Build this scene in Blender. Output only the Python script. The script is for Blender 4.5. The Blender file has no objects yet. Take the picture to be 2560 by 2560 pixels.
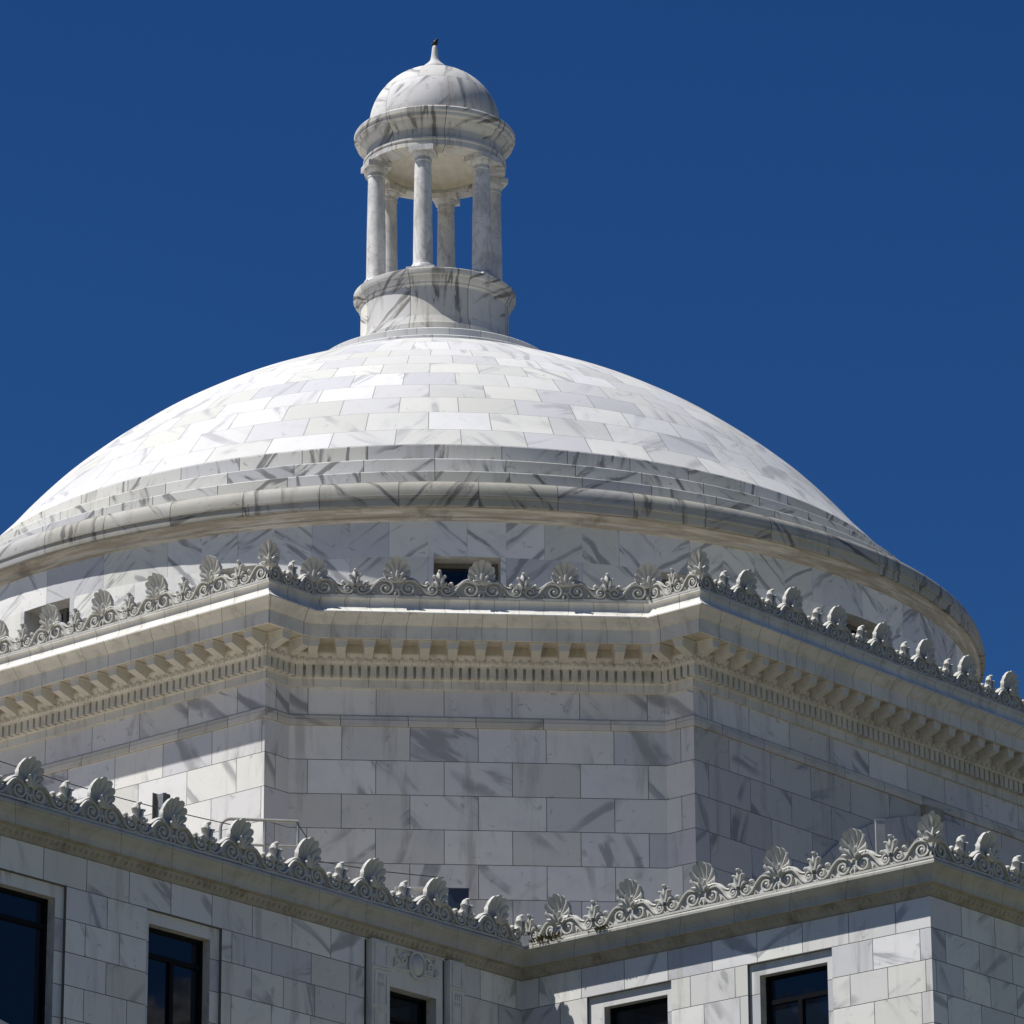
import bpy, bmesh, math, random
from mathutils import Vector, Matrix
R = math.radians
random.seed(7)
C = bpy.context.scene.collection
scene = bpy.context.scene

# ------------------------------------------------------------------ camera
ZS = 40.0                       # height of the lantern floor above the ground
cam_d = bpy.data.cameras.new('camera'); cam = bpy.data.objects.new('camera', cam_d); C.objects.link(cam)
cr_ = Vector((0.9966951700448299, -0.08108221807473348, -0.004940842174068971))
cu_ = Vector((-0.0223359268481807, -0.33202537748473276, 0.9430059676788655))
cf_ = Vector((0.07810150050505058, 0.9397791350196076, 0.33273913656295))
m = Matrix.Identity(4)
for i in range(3):
    m[i][0] = cr_[i]; m[i][1] = cu_[i]; m[i][2] = -cf_[i]
m.translation = (-6.264652821601759, -94.79321771637883, -38.36754107076918 + ZS)
cam.matrix_world = m
cam_d.sensor_width = 36; cam_d.lens = 12129.68 / 2560 * 36
cam_d.clip_start = 1; cam_d.clip_end = 3000
scene.camera = cam

# ------------------------------------------------------------------ sky + sun
SUN_AZ, SUN_EL = -81.0, 59.5    # azimuth measured from -Y towards +X
sd = Vector((math.sin(R(SUN_AZ))*math.cos(R(SUN_EL)), -math.cos(R(SUN_AZ))*math.cos(R(SUN_EL)), math.sin(R(SUN_EL))))
w = bpy.data.worlds.new('World'); scene.world = w; w.use_nodes = True
nt = w.node_tree; bg = nt.nodes['Background']
sky = nt.nodes.new('ShaderNodeTexSky'); sky.sky_type = 'NISHITA'; sky.sun_disc = False
sky.sun_elevation = R(SUN_EL); sky.sun_rotation = math.atan2(sd.x, sd.y) % (2*math.pi)
sky.altitude = 0; sky.air_density = 1.0; sky.dust_density = 0.0; sky.ozone_density = 10.0
bg.inputs['Strength'].default_value = 0.05
hs = nt.nodes.new('ShaderNodeHueSaturation'); hs.inputs['Saturation'].default_value = 1.19; hs.inputs['Value'].default_value = 0.97; hs.inputs['Hue'].default_value = 0.51   # a clear, deep, saturated blue
nt.links.new(sky.outputs[0], hs.inputs['Color']); nt.links.new(hs.outputs[0], bg.inputs['Color'])
sl = bpy.data.lights.new('sun', 'SUN'); sl.energy = 5.0; sl.angle = R(0.53); sl.color = (1.0, 0.98, 0.95)
so = bpy.data.objects.new('sun', sl); C.objects.link(so)
so.rotation_euler = sd.to_track_quat('Z', 'Y').to_euler()
vs = scene.view_settings
vs.view_transform = 'Standard'; vs.look = 'None'; vs.exposure = 0.17; vs.gamma = 1.0; vs.use_curve_mapping = False

# ------------------------------------------------------------------ node helper
class NT:
    def __init__(s, name):
        s.m = bpy.data.materials.new(name); s.m.use_nodes = True
        s.t = s.m.node_tree; s.p = s.t.nodes['Principled BSDF']
    def n(s, typ, **kw):
        nd = s.t.nodes.new(typ)
        for k, v in kw.items(): setattr(nd, k, v)
        return nd
    def set(s, sock, v):
        if hasattr(v, 'is_output') or isinstance(v, bpy.types.NodeSocket): s.t.links.new(v, sock)
        else: sock.default_value = v
    def math(s, op, a, b=0.0, c=0.0, clamp=False):
        nd = s.n('ShaderNodeMath', operation=op, use_clamp=clamp)
        s.set(nd.inputs[0], a); s.set(nd.inputs[1], b); s.set(nd.inputs[2], c)
        return nd.outputs[0]
    def ramp(s, v, a, b, lo=0.0, hi=1.0):
        nd = s.n('ShaderNodeMapRange', interpolation_type='SMOOTHSTEP')
        s.set(nd.inputs[0], v); s.set(nd.inputs[1], a); s.set(nd.inputs[2], b); s.set(nd.inputs[3], lo); s.set(nd.inputs[4], hi)
        return nd.outputs[0]
    def mix(s, f, a, b, mode='MIX'):
        nd = s.n('ShaderNodeMix', data_type='RGBA', blend_type=mode)
        s.set(nd.inputs[0], f)
        for sock, v in ((nd.inputs[6], a), (nd.inputs[7], b)):
            s.set(sock, (*v, 1) if isinstance(v, tuple) and len(v) == 3 else v)
        return nd.outputs[2]
    def noise(s, vec, scale, detail=4.0, rough=0.55, dist=0.0):
        nd = s.n('ShaderNodeTexNoise')
        s.set(nd.inputs['Vector'], vec); s.set(nd.inputs['Scale'], scale); s.set(nd.inputs['Detail'], detail)
        s.set(nd.inputs['Roughness'], rough); s.set(nd.inputs['Distortion'], dist)
        return nd.outputs[0]
    def xyz(s, x, y, z=0.0):
        nd = s.n('ShaderNodeCombineXYZ')
        s.set(nd.inputs[0], x); s.set(nd.inputs[1], y); s.set(nd.inputs[2], z)
        return nd.outputs[0]
    def sep(s, v):
        nd = s.n('ShaderNodeSeparateXYZ'); s.set(nd.inputs[0], v); return nd.outputs
    def coord(s, k): return s.n('ShaderNodeTexCoord').outputs[k]
    def bump(s, h, strength, dist):
        nd = s.n('ShaderNodeBump'); nd.inputs['Strength'].default_value = strength; nd.inputs['Distance'].default_value = dist
        s.set(nd.inputs['Height'], h); s.set(s.p.inputs['Normal'], nd.outputs[0])
    def done(s, col, rough=0.5):
        s.set(s.p.inputs['Base Color'], (*col, 1) if isinstance(col, tuple) and len(col) == 3 else col)
        s.set(s.p.inputs['Roughness'], rough)
        return s.m

def marble_blocks(name, bw, rh, sx=1.0, sy=1.0, base=(0.77, 0.77, 0.755), vein=0.7, mode='rand', offset=0.5, mortar=0.007,
                  joint=(0.13, 0.125, 0.115), grime=0.35, greys=0.82, squash=1.0, veincol=(0.255, 0.255, 0.265), vfreq=2.0, mlo=0.40, warmth=0.45):
    """Ashlar of veined marble slabs: the UV map is in block units (bw x rh); sx, sy turn it to metres for the veins."""
    N = NT(name)
    uv = N.coord('UV'); X = N.sep(uv)
    bk = N.n('ShaderNodeTexBrick', offset=offset, offset_frequency=2, squash=squash, squash_frequency=3)
    N.set(bk.inputs['Vector'], uv); bk.inputs['Scale'].default_value = 1.0
    bk.inputs['Color1'].default_value = (0, 0, 0, 1); bk.inputs['Color2'].default_value = (1, 1, 1, 1)
    bk.inputs['Mortar Size'].default_value = 0.0; bk.inputs['Brick Width'].default_value = bw; bk.inputs['Row Height'].default_value = rh
    r1 = N.sep(bk.outputs['Color'])[0]
    jt = N.n('ShaderNodeTexBrick', offset=offset, offset_frequency=2, squash=squash, squash_frequency=3)
    N.set(jt.inputs['Vector'], uv); jt.inputs['Scale'].default_value = 1.0
    jt.inputs['Mortar Size'].default_value = mortar; jt.inputs['Mortar Smooth'].default_value = 0.25
    jt.inputs['Brick Width'].default_value = bw; jt.inputs['Row Height'].default_value = rh
    jf = jt.outputs['Fac']
    r2 = N.math('FRACT', N.math('MULTIPLY', r1, 17.31)); r3 = N.math('FRACT', N.math('MULTIPLY', r1, 71.7))
    r4 = N.math('FRACT', N.math('MULTIPLY', r1, 233.3))
    px = N.math('ADD', N.math('MULTIPLY', X[0], sx), N.math('MULTIPLY', r1, 47.0))
    py = N.math('ADD', N.math('MULTIPLY', X[1], sy), N.math('MULTIPLY', r2, 61.0))
    P = N.xyz(px, py)
    if mode == 'chev':
        par = N.math('MODULO', N.math('FLOOR', N.math('DIVIDE', X[0], bw)), 2.0)
        ang = N.math('ADD', N.math('MULTIPLY', N.math('SUBTRACT', par, 0.5), 1.5), N.math('MULTIPLY', N.math('SUBTRACT', r2, 0.5), 0.35))
    else:
        ang = N.math('MULTIPLY', N.math('SUBTRACT', r2, 0.5), 2.7)
    rot = N.n('ShaderNodeVectorRotate', rotation_type='Z_AXIS'); N.set(rot.inputs['Vector'], P); N.set(rot.inputs['Angle'], ang)
    Q = N.sep(rot.outputs[0])
    V1 = N.xyz(N.math('MULTIPLY', Q[0], vfreq), N.math('MULTIPLY', Q[1], vfreq*0.16))
    f = N.noise(V1, 1.0, 6.0, 0.6, 0.5)
    broad = N.math('MAXIMUM', N.ramp(f, 0.57, 0.635), N.ramp(f, 0.52, 0.70, 0.0, 0.7))
    g = N.noise(N.xyz(N.math('MULTIPLY', Q[0], vfreq*1.25), N.math('MULTIPLY', Q[1], vfreq*0.16), 7.3), 1.0, 2.0, 0.45, 0.25)
    wv = N.n('ShaderNodeTexWave', wave_type='BANDS', bands_direction='X', wave_profile='SIN')
    N.set(wv.inputs['Vector'], N.xyz(Q[0], N.math('MULTIPLY', Q[1], 0.45), 5.1)); wv.inputs['Scale'].default_value = 0.30*vfreq/2.0
    wv.inputs['Distortion'].default_value = 7.0; wv.inputs['Detail'].default_value = 4.0; wv.inputs['Detail Scale'].default_value = 0.9; wv.inputs['Detail Roughness'].default_value = 0.62
    thin = N.math('MULTIPLY', N.ramp(wv.outputs['Fac'], 0.88, 0.985), N.ramp(g, 0.40, 0.62))
    soft = N.noise(N.xyz(px, py, 3.1), 0.9, 3.0, 0.5, 0.3)
    msk = N.ramp(soft, mlo, mlo+0.16)
    amt = N.math('MULTIPLY', N.math('MAXIMUM', N.math('MULTIPLY', broad, 0.85), N.math('MULTIPLY', thin, 0.85)), N.math('MULTIPLY', msk, vein), clamp=True)
    tint = N.math('ADD', 0.80, N.math('MULTIPLY', r4, 0.23))
    col = N.mix(1.0, base, N.xyz(tint, tint, N.math('ADD', tint, N.math('MULTIPLY', N.math('SUBTRACT', r3, 0.6), 0.09))), 'MULTIPLY')
    col = N.mix(N.math('MULTIPLY', N.ramp(r3, greys, greys+0.1), 0.42), col, (0.41, 0.415, 0.435))
    cloud = N.ramp(N.noise(N.xyz(px, py, 11.0), 2.2, 5.0, 0.6, 0.4), 0.45, 0.75)
    col = N.mix(N.math('MULTIPLY', cloud, 0.28*vein), col, (0.51, 0.51, 0.525))
    col = N.mix(amt, col, veincol)
    fl = N.ramp(N.noise(N.xyz(px, py, 31.0), 5.5, 3.0, 0.5, 0.6), 0.66, 0.74)
    col = N.mix(N.math('MULTIPLY', fl, N.math('MULTIPLY', vein, 0.5)), col, veincol)
    warm = N.math('MULTIPLY', N.ramp(N.noise(N.xyz(px, py, 23.0), 1.7, 4.0, 0.6, 0.8), 0.58, 0.78), N.ramp(r4, 0.45, 0.9))
    col = N.mix(N.math('MULTIPLY', warm, warmth), col, (0.46, 0.38, 0.31))
    ob = N.coord('Object'); O = N.sep(ob)
    st = N.noise(N.xyz(N.math('MULTIPLY', O[0], 2.6), N.math('MULTIPLY', O[1], 2.6), N.math('MULTIPLY', O[2], 0.32)), 1.0, 6.0, 0.7)
    col = N.mix(N.math('MULTIPLY', N.ramp(st, 0.52, 0.72), grime), col, (0.33, 0.31, 0.27))
    col = N.mix(jf, col, joint)
    fine = N.noise(ob, 22.0, 3.0, 0.6)
    hgt = N.math('ADD', N.math('MULTIPLY', jf, -1.0), N.math('MULTIPLY', fine, 0.16))
    N.bump(hgt, 0.35, 0.008)
    N.p.inputs['Specular IOR Level'].default_value = 0.25
    return N.done(col, N.math('ADD', 0.58, N.math('MULTIPLY', fine, 0.2)))

def marble_plain(name, base=(0.72, 0.70, 0.66), dirt=0.5, scale=1.0, dirtcol=(0.27, 0.235, 0.19), streak=(1.4, 1.4, 1.4)):
    N = NT(name)
    ob = N.coord('Object'); O = N.sep(ob)
    D = N.xyz(N.math('ADD', O[0], N.math('MULTIPLY', O[2], 0.6)), O[1], N.math('MULTIPLY', O[2], 0.7))
    f = N.noise(D, 1.6*scale, 5.0, 0.6, 1.2)
    th = N.ramp(N.math('ABSOLUTE', N.math('SUBTRACT', f, 0.5)), 0.0, 0.03, 1.0, 0.0)
    cl = N.ramp(N.noise(ob, 1.1*scale, 5.0, 0.62, 0.6), 0.46, 0.72)
    col = N.mix(N.math('MULTIPLY', cl, 0.5), base, (0.36, 0.37, 0.40))
    col = N.mix(N.math('MULTIPLY', th, 0.38), col, (0.26, 0.26, 0.28))
    dn = N.noise(N.xyz(N.math('MULTIPLY', O[0], streak[0]), N.math('MULTIPLY', O[1], streak[1]), N.math('MULTIPLY', O[2], streak[2])), 1.9*scale, 6.0, 0.68, 0.5)
    col = N.mix(N.math('MULTIPLY', N.ramp(dn, 0.44, 0.66), dirt), col, dirtcol)
    fine = N.noise(ob, 26.0, 3.0, 0.6)
    N.bump(fine, 0.25, 0.006)
    return N.done(col, 0.5)

def cast_stone(name, bw=0.5, rh=1.0, base=(0.71, 0.685, 0.615), joint=(0.16, 0.145, 0.12), mortar=0.008, dirt=0.45, dirtcol=(0.22, 0.19, 0.145), joints=True, offset=0.5, moss=0.0):
    N = NT(name)
    ob = N.coord('Object'); O = N.sep(ob)
    col = N.mix(N.ramp(N.noise(ob, 1.4, 5.0, 0.6), 0.35, 0.7), base, tuple(c*0.86 for c in base))
    st = N.noise(N.xyz(N.math('MULTIPLY', O[0], 4.0), N.math('MULTIPLY', O[1], 4.0), N.math('MULTIPLY', O[2], 1.1)), 1.0, 6.0, 0.7)
    col = N.mix(N.math('MULTIPLY', N.ramp(st, 0.47, 0.74), dirt), col, dirtcol)
    fine = N.noise(ob, 30.0, 4.0, 0.65)
    h = N.math('MULTIPLY', fine, 0.3)
    if moss:
        mo = N.ramp(N.noise(ob, 2.3, 5.0, 0.65, 0.4), 0.50, 0.68)
        col = N.mix(N.math('MULTIPLY', mo, moss), col, (0.17, 0.12, 0.075))
    if joints:
        uv = N.coord('UV')
        jt = N.n('ShaderNodeTexBrick', offset=offset, offset_frequency=2)
        N.set(jt.inputs['Vector'], uv); jt.inputs['Scale'].default_value = 1.0
        jt.inputs['Mortar Size'].default_value = mortar; jt.inputs['Mortar Smooth'].default_value = 0.2
        jt.inputs['Brick Width'].default_value = bw; jt.inputs['Row Height'].default_value = rh
        jt.inputs['Color1'].default_value = (0.95, 0.95, 0.95, 1); jt.inputs['Color2'].default_value = (1.03, 1.03, 1.03, 1); jt.inputs['Mortar'].default_value = (1, 1, 1, 1)
        col = N.mix(1.0, col, jt.outputs['Color'], 'MULTIPLY')
        col = N.mix(N.math('MULTIPLY', jt.outputs['Fac'], 0.6), col, joint)
        h = N.math('SUBTRACT', h, jt.outputs['Fac'])
    N.bump(h, 0.35, 0.006)
    return N.done(col, 0.75)

def simple(name, col, rough=0.5, metal=0.0, var=0.15, sc=6.0):
    N = NT(name)
    n = N.noise(N.coord('Object'), sc, 4.0, 0.6)
    c = N.mix(N.ramp(n, 0.3, 0.7), col, tuple(x*(1-var) for x in col))
    N.p.inputs['Metallic'].default_value = metal
    return N.done(c, rough)

M = {}
M['oct'] = marble_blocks('marble_ashlar', 1.22, 0.632, base=(0.84, 0.82, 0.78), vein=0.8, grime=0.45, greys=0.76)
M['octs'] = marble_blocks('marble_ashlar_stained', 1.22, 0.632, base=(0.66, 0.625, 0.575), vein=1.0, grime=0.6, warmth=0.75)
M['frieze'] = marble_blocks('marble_frieze', 1.22, 0.5, base=(0.82, 0.80, 0.765), vein=0.95, grime=0.4)
M['string'] = marble_blocks('marble_string_course', 1.22, 10.0, base=(0.72, 0.67, 0.59), vein=0.9, grime=0.35, veincol=(0.33, 0.29, 0.25))
M['wing'] = marble_blocks('marble_wing_ashlar', 0.86, 0.476, base=(0.77, 0.755, 0.725), vein=0.8, grime=0.45, greys=0.78, squash=0.8, vfreq=2.6)
M['shell'] = marble_blocks('marble_dome_slabs', 1.0, 1.0, sx=1.1, sy=0.6, base=(0.69, 0.68, 0.66), vein=0.85, grime=0.10, mortar=0.008, joint=(0.27, 0.26, 0.245), greys=0.92, veincol=(0.36, 0.36, 0.37))
M['step'] = marble_blocks('marble_step_slabs', 1.0, 1.0, sx=1.45, sy=0.5, base=(0.68, 0.665, 0.625), vein=1.05, grime=0.45, mortar=0.006, veincol=(0.17, 0.165, 0.165), vfreq=3.8, mlo=0.31, greys=0.7)
M['dcor'] = marble_blocks('marble_dome_cornice', 1.0, 20.0, sx=1.5, sy=1.0, base=(0.46, 0.44, 0.385), vein=1.1, grime=0.85, mortar=0.006, veincol=(0.15, 0.14, 0.13), vfreq=4.0, mlo=0.29)
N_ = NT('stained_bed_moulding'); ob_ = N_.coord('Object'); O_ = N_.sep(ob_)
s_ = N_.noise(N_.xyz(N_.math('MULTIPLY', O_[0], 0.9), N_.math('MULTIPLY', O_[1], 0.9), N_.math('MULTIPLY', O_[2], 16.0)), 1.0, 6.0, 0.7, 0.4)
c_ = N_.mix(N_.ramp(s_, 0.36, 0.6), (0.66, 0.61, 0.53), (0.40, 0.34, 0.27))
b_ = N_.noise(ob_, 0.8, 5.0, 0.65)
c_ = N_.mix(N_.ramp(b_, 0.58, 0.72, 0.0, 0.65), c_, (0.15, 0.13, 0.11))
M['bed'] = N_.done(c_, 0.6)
M['drum'] = marble_blocks('marble_drum_slabs', 1.0, 1.0, sx=1.45, sy=1.0, base=(0.86, 0.84, 0.80), vein=0.9, mode='chev', grime=0.15, mortar=0.003, joint=(0.4, 0.4, 0.4), vfreq=3.2, mlo=0.30)
M['lant'] = marble_blocks('marble_lantern', 1.0, 20.0, sx=1.3, base=(0.72, 0.69, 0.63), vein=1.15, grime=0.95, mortar=0.006, vfreq=4.2, mlo=0.27, veincol=(0.19, 0.175, 0.155), warmth=0.95, greys=0.6)
M['cupola'] = marble_blocks('marble_cupola', 1.0, 0.86, sx=1.45, base=(0.71, 0.69, 0.665), vein=1.2, grime=0.5, mortar=0.006, vfreq=3.2, mlo=0.28, joint=(0.35, 0.33, 0.31), warmth=0.7)
M['column'] = marble_plain('marble_column', base=(0.72, 0.70, 0.66), dirt=0.5, scale=1.3, streak=(1.6, 1.6, 0.6))
M['ceil'] = simple('plaster_ceiling', (0.74, 0.69, 0.58), 0.8)
M['cast'] = cast_stone('cast_stone_cornice', 0.5, 1.0)
M['castplain'] = cast_stone('cast_stone_carving', joints=False, base=(0.55, 0.54, 0.495), dirt=0.5)
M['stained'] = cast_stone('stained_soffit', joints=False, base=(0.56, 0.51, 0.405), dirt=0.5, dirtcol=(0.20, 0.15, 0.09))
M['bracket'] = cast_stone('cast_stone_bracket', joints=False, base=(0.66, 0.63, 0.55), dirt=0.45)
M['wcor'] = cast_stone('cast_stone_wing_cornice', 1.05, 1.0, base=(0.47, 0.455, 0.40), dirt=0.5)
M['wbed'] = cast_stone('stained_wing_moulding', joints=False, base=(0.40, 0.365, 0.29), dirt=0.6, moss=0.6)
M['frame'] = marble_blocks('marble_window_frame', 40.0, 0.476, base=(0.70, 0.695, 0.68), vein=0.7, grime=0.2)
M['carved'] = cast_stone('carved_stone', joints=False, base=(0.66, 0.65, 0.61), dirt=0.4)
M['reveal'] = marble_plain('marble_reveal', base=(0.62, 0.60, 0.56), dirt=0.4)
M['roof'] = simple('roof_membrane', (0.37, 0.33, 0.27), 0.9, sc=0.7)
M['darkroof'] = simple('bounce_damping_roof', (0.06, 0.058, 0.055), 0.9, sc=0.7)  # dark tone invented for unseen right-wing roof, cuts bounce onto the right arm
M['whiteroof'] = simple('bounce_white_roof', (0.66, 0.64, 0.60), 0.8, sc=0.7)  # white invented for the unseen upper roof, throws bounce onto the drum
M['bronze'] = simple('dark_bronze', (0.006, 0.0065, 0.008), 0.5, 0.0)
M['bronze'].node_tree.nodes['Principled BSDF'].inputs['Specular IOR Level'].default_value = 0.1
M['paint'] = simple('weathered_paint', (0.16, 0.15, 0.13), 0.6)
M['steel'] = simple('galvanised_steel', (0.50, 0.50, 0.49), 0.4, 0.7, 0.3, 14)
M['gpaint'] = simple('grey_painted_steel', (0.44, 0.43, 0.39), 0.45, 0.2)
M['navy'] = simple('dark_blue_housing', (0.035, 0.05, 0.085), 0.4)
M['white'] = simple('white_enamel', (0.68, 0.66, 0.63), 0.5)
M['cable'] = simple('black_rubber', (0.05, 0.05, 0.05), 0.7)
M['bird'] = simple('black_plumage', (0.006, 0.006, 0.008), 0.6)
M['leaf'] = simple('dry_leaf', (0.16, 0.14, 0.05), 0.8, 0, 0.5, 30)
N_ = NT('window_glass'); n_ = N_.noise(N_.coord('Object'), 1.3, 3.0, 0.5)
N_.bump(n_, 0.12, 0.02); N_.p.inputs['IOR'].default_value = 1.5
M['glass'] = N_.done((0.004, 0.009, 0.018), 0.06)
N_ = NT('plaza_ground'); g_ = N_.noise(N_.coord('Object'), 0.06, 6.0, 0.6)
M['ground'] = N_.done(N_.mix(N_.ramp(g_, 0.4, 0.6), (0.19, 0.165, 0.13), (0.06, 0.08, 0.03)), 0.9)

# ------------------------------------------------------------------ geometry helpers
Q = math.sqrt(0.5)
def uv3(u, v, z): return (Q*(v-u), -Q*(u+v), z + ZS)

class MB:
    def __init__(s): s.v = []; s.f = []; s.uv = []; s.mi = []
    def face(s, pts, uvs=None, mi=0):
        i = len(s.v); s.v += [tuple(p) for p in pts]; s.f.append(tuple(range(i, i+len(pts))))
        s.uv.append(uvs or [(0, 0)]*len(pts)); s.mi.append(mi)
    def add(s, verts, faces, uvs=None, mi=0):
        i = len(s.v); s.v += [tuple(p) for p in verts]
        for k, f in enumerate(faces):
            s.f.append(tuple(i+j for j in f)); s.uv.append(uvs[k] if uvs else [(0, 0)]*len(f)); s.mi.append(mi)
    def box(s, fn, x0, x1, y0, y1, z0, z1, mi=0):
        p = [fn(x, y, z) for z in (z0, z1) for y in (y0, y1) for x in (x0, x1)]
        s.add(p, [(0, 2, 3, 1), (4, 5, 7, 6), (0, 1, 5, 4), (2, 6, 7, 3), (0, 4, 6, 2), (1, 3, 7, 5)], mi=mi)
    def tube(s, pts, rad, n=6, cap=True, mi=0, flat=1.0):
        rings = []; pv = [Vector(p) for p in pts]
        up = None
        for i, p in enumerate(pv):
            d = (pv[min(i+1, len(pv)-1)] - pv[max(i-1, 0)]).normalized()
            a = d.cross(Vector((0, 1, 0)));
            if a.length < 1e-3: a = d.cross(Vector((1, 0, 0)))
            a.normalize(); b = a.cross(d).normalized()
            r = rad(i/(len(pv)-1)) if callable(rad) else rad
            rings.append([p + a*(r*math.cos(2*math.pi*k/n)) + b*(r*flat*math.sin(2*math.pi*k/n)) for k in range(n)])
        vs = [q for r in rings for q in r]; fs = []
        for i in range(len(rings)-1):
            for k in range(n):
                fs.append((i*n+k, i*n+(k+1) % n, (i+1)*n+(k+1) % n, (i+1)*n+k))
        if cap:
            fs.append(tuple(reversed(range(n)))); fs.append(tuple((len(rings)-1)*n+k for k in range(n)))
        s.add(vs, fs, mi=mi)
    def ball(s, c, r, nu=8, nv=6, mi=0, fn=None):
        rx, ry, rz = r if isinstance(r, tuple) else (r, r, r)
        vs = []
        for j in range(1, nv):
            t = math.pi*j/nv
            for i in range(nu):
                a = 2*math.pi*i/nu
                vs.append((c[0]+rx*math.sin(t)*math.cos(a), c[1]+ry*math.sin(t)*math.sin(a), c[2]+rz*math.cos(t)))
        top = len(vs); vs.append((c[0], c[1], c[2]+rz)); vs.append((c[0], c[1], c[2]-rz))
        fs = []
        for j in range(nv-2):
            for i in range(nu):
                fs.append((j*nu+i, (j+1)*nu+i, (j+1)*nu+(i+1) % nu, j*nu+(i+1) % nu))
        for i in range(nu):
            fs.append((top, i, (i+1) % nu)); fs.append((top+1, (nv-2)*nu+(i+1) % nu, (nv-2)*nu+i))
        if fn: vs = [fn(*p) for p in vs]
        s.add(vs, fs, mi=mi)
    def mesh(s, name, mats, smooth=None):
        me = bpy.data.meshes.new(name); me.from_pydata(s.v, [], s.f)
        ul = me.uv_layers.new(name='UVMap')
        k = 0
        for f, us in zip(s.f, s.uv):
            for q in us: ul.data[k].uv = q; k += 1
        for mm in mats: me.materials.append(mm)
        me.polygons.foreach_set('material_index', s.mi)
        if smooth is not None:
            me.polygons.foreach_set('use_smooth', [True]*len(me.polygons))
            me.update(); me.set_sharp_from_angle(angle=R(smooth))
        me.update()
        return me
    def obj(s, name, mats, parent=None, smooth=None):
        me = s.mesh(name, mats if isinstance(mats, list) else [mats], smooth)
        return link(name, me, parent)

def link(name, me, parent=None):
    o = bpy.data.objects.new(name, me); C.objects.link(o)
    if parent is not None: o.parent = parent
    return o
def thing(name, label, cat, loc=(0, 0, 0), group=None):
    o = bpy.data.objects.new(name, None); C.objects.link(o); o.location = loc
    return tag(o, label, cat, group)
def tag(o, label, cat, group=None):
    o['label'] = label; o['category'] = cat
    if group: o['group'] = group
    return o

def mitre(path, closed):
    """2-D (u,v) path walked so that the outward normal is on the left of ... -> per vertex mitre vector."""
    n = len(path); nr = []
    for i in range(n if closed else n-1):
        a, b = path[i], path[(i+1) % n]; d = (b[0]-a[0], b[1]-a[1]); l = math.hypot(*d)
        nr.append((-d[1]/l, d[0]/l))
    out = []
    for i in range(n):
        if closed: n1, n2 = nr[i-1], nr[i]
        else: n1, n2 = nr[max(i-1, 0)], nr[min(i, n-2)]
        k = 1 + n1[0]*n2[0] + n1[1]*n2[1]
        out.append(((n1[0]+n2[0])/k, (n1[1]+n2[1])/k))
    return out
def sweep(mb, path, prof, closed=True, u0=0.0, band=True, mi=0, seg=None, mis=()):
    mt = mitre(path, closed); n = len(path)
    ring = [[(p[0]+m_[0]*o, p[1]+m_[1]*o, z) for p, m_ in zip(path, mt)] for o, z in prof]
    us = [u0]
    for i in range(n if closed else n-1):
        a, b = path[i], path[(i+1) % n]; us.append(us[-1] + math.hypot(b[0]-a[0], b[1]-a[1]))
    vv = [0.0]
    for a, b in zip(prof[:-1], prof[1:]): vv.append(vv[-1] + math.hypot(b[0]-a[0], b[1]-a[1]))
    for j in range(len(prof)-1):
        for i in range(n if closed else n-1):
            k = (i+1) % n
            pts = [uv3(*ring[j][i]), uv3(*ring[j][k]), uv3(*ring[j+1][k]), uv3(*ring[j+1][i])]
            b = seg[j] if seg else j
            v0, v1 = (b+0.25, b+0.75) if band else (vv[j], vv[j+1])
            mb.face(pts, [(us[i], v0), (us[i+1], v0), (us[i+1], v1), (us[i], v1)], 1 if j in mis else mi)

def lathe(name, prof, mat, parent=None, n=128, uvN=48, vs=None, sharp=28, a0=0.0, cx=0.0, cy=0.0, wrap=True):
    """prof [(r,z)] -> smooth surface of revolution with shared vertices."""
    mb = MB(); vert = []
    for r, z in prof:
        for i in range(n):
            t = 2*math.pi*i/n + math.pi
            vert.append((cx + r*math.sin(t), cy - r*math.cos(t), z + ZS))
    L = [0.0]
    for a, b in zip(prof[:-1], prof[1:]): L.append(L[-1] + math.hypot(b[0]-a[0], b[1]-a[1]))
    if vs is None: vs = L
    fs = []; us = []
    for j in range(len(prof)-1):
        for i in range(n):
            k = (i+1) % n
            fs.append((j*n+i, j*n+k, (j+1)*n+k, (j+1)*n+i))
            x0, x1 = i*uvN/n + a0, (i+1)*uvN/n + a0
            us.append([(x0, vs[j]), (x1, vs[j]), (x1, vs[j+1]), (x0, vs[j+1])])
    mb.add(vert, fs, us)
    return mb.obj(name, mat, parent, sharp)

def wall(mb, fn, s0, s1, z0, z1, holes=(), vref=0.0, uref=0.0, mi=0):
    """flat wall in (s,z) with rectangular holes; fn(s,d,z)->3-D point."""
    xs = sorted({s0, s1, *[h[0] for h in holes], *[h[1] for h in holes]}); zs = sorted({z0, z1, *[h[2] for h in holes], *[h[3] for h in holes]})
    xs = [x for x in xs if s0 <= x <= s1]; zs = [z for z in zs if z0 <= z <= z1]
    for a, b in zip(xs[:-1], xs[1:]):
        for c, d in zip(zs[:-1], zs[1:]):
            mx, mz = (a+b)/2, (c+d)/2
            if any(h[0] < mx < h[1] and h[2] < mz < h[3] for h in holes): continue
            mb.face([fn(a, 0, c), fn(b, 0, c), fn(b, 0, d), fn(a, 0, d)],
                    [(a-uref, c-vref), (b-uref, c-vref), (b-uref, d-vref), (a-uref, d-vref)], mi)

# ------------------------------------------------------------------ ground
mb = MB(); mb.face([(-1500, -1500, 0), (1500, -1500, 0), (1500, 1500, 0), (-1500, 1500, 0)])
g = mb.obj('ground', M['ground']); g['kind'] = 'structure'

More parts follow.
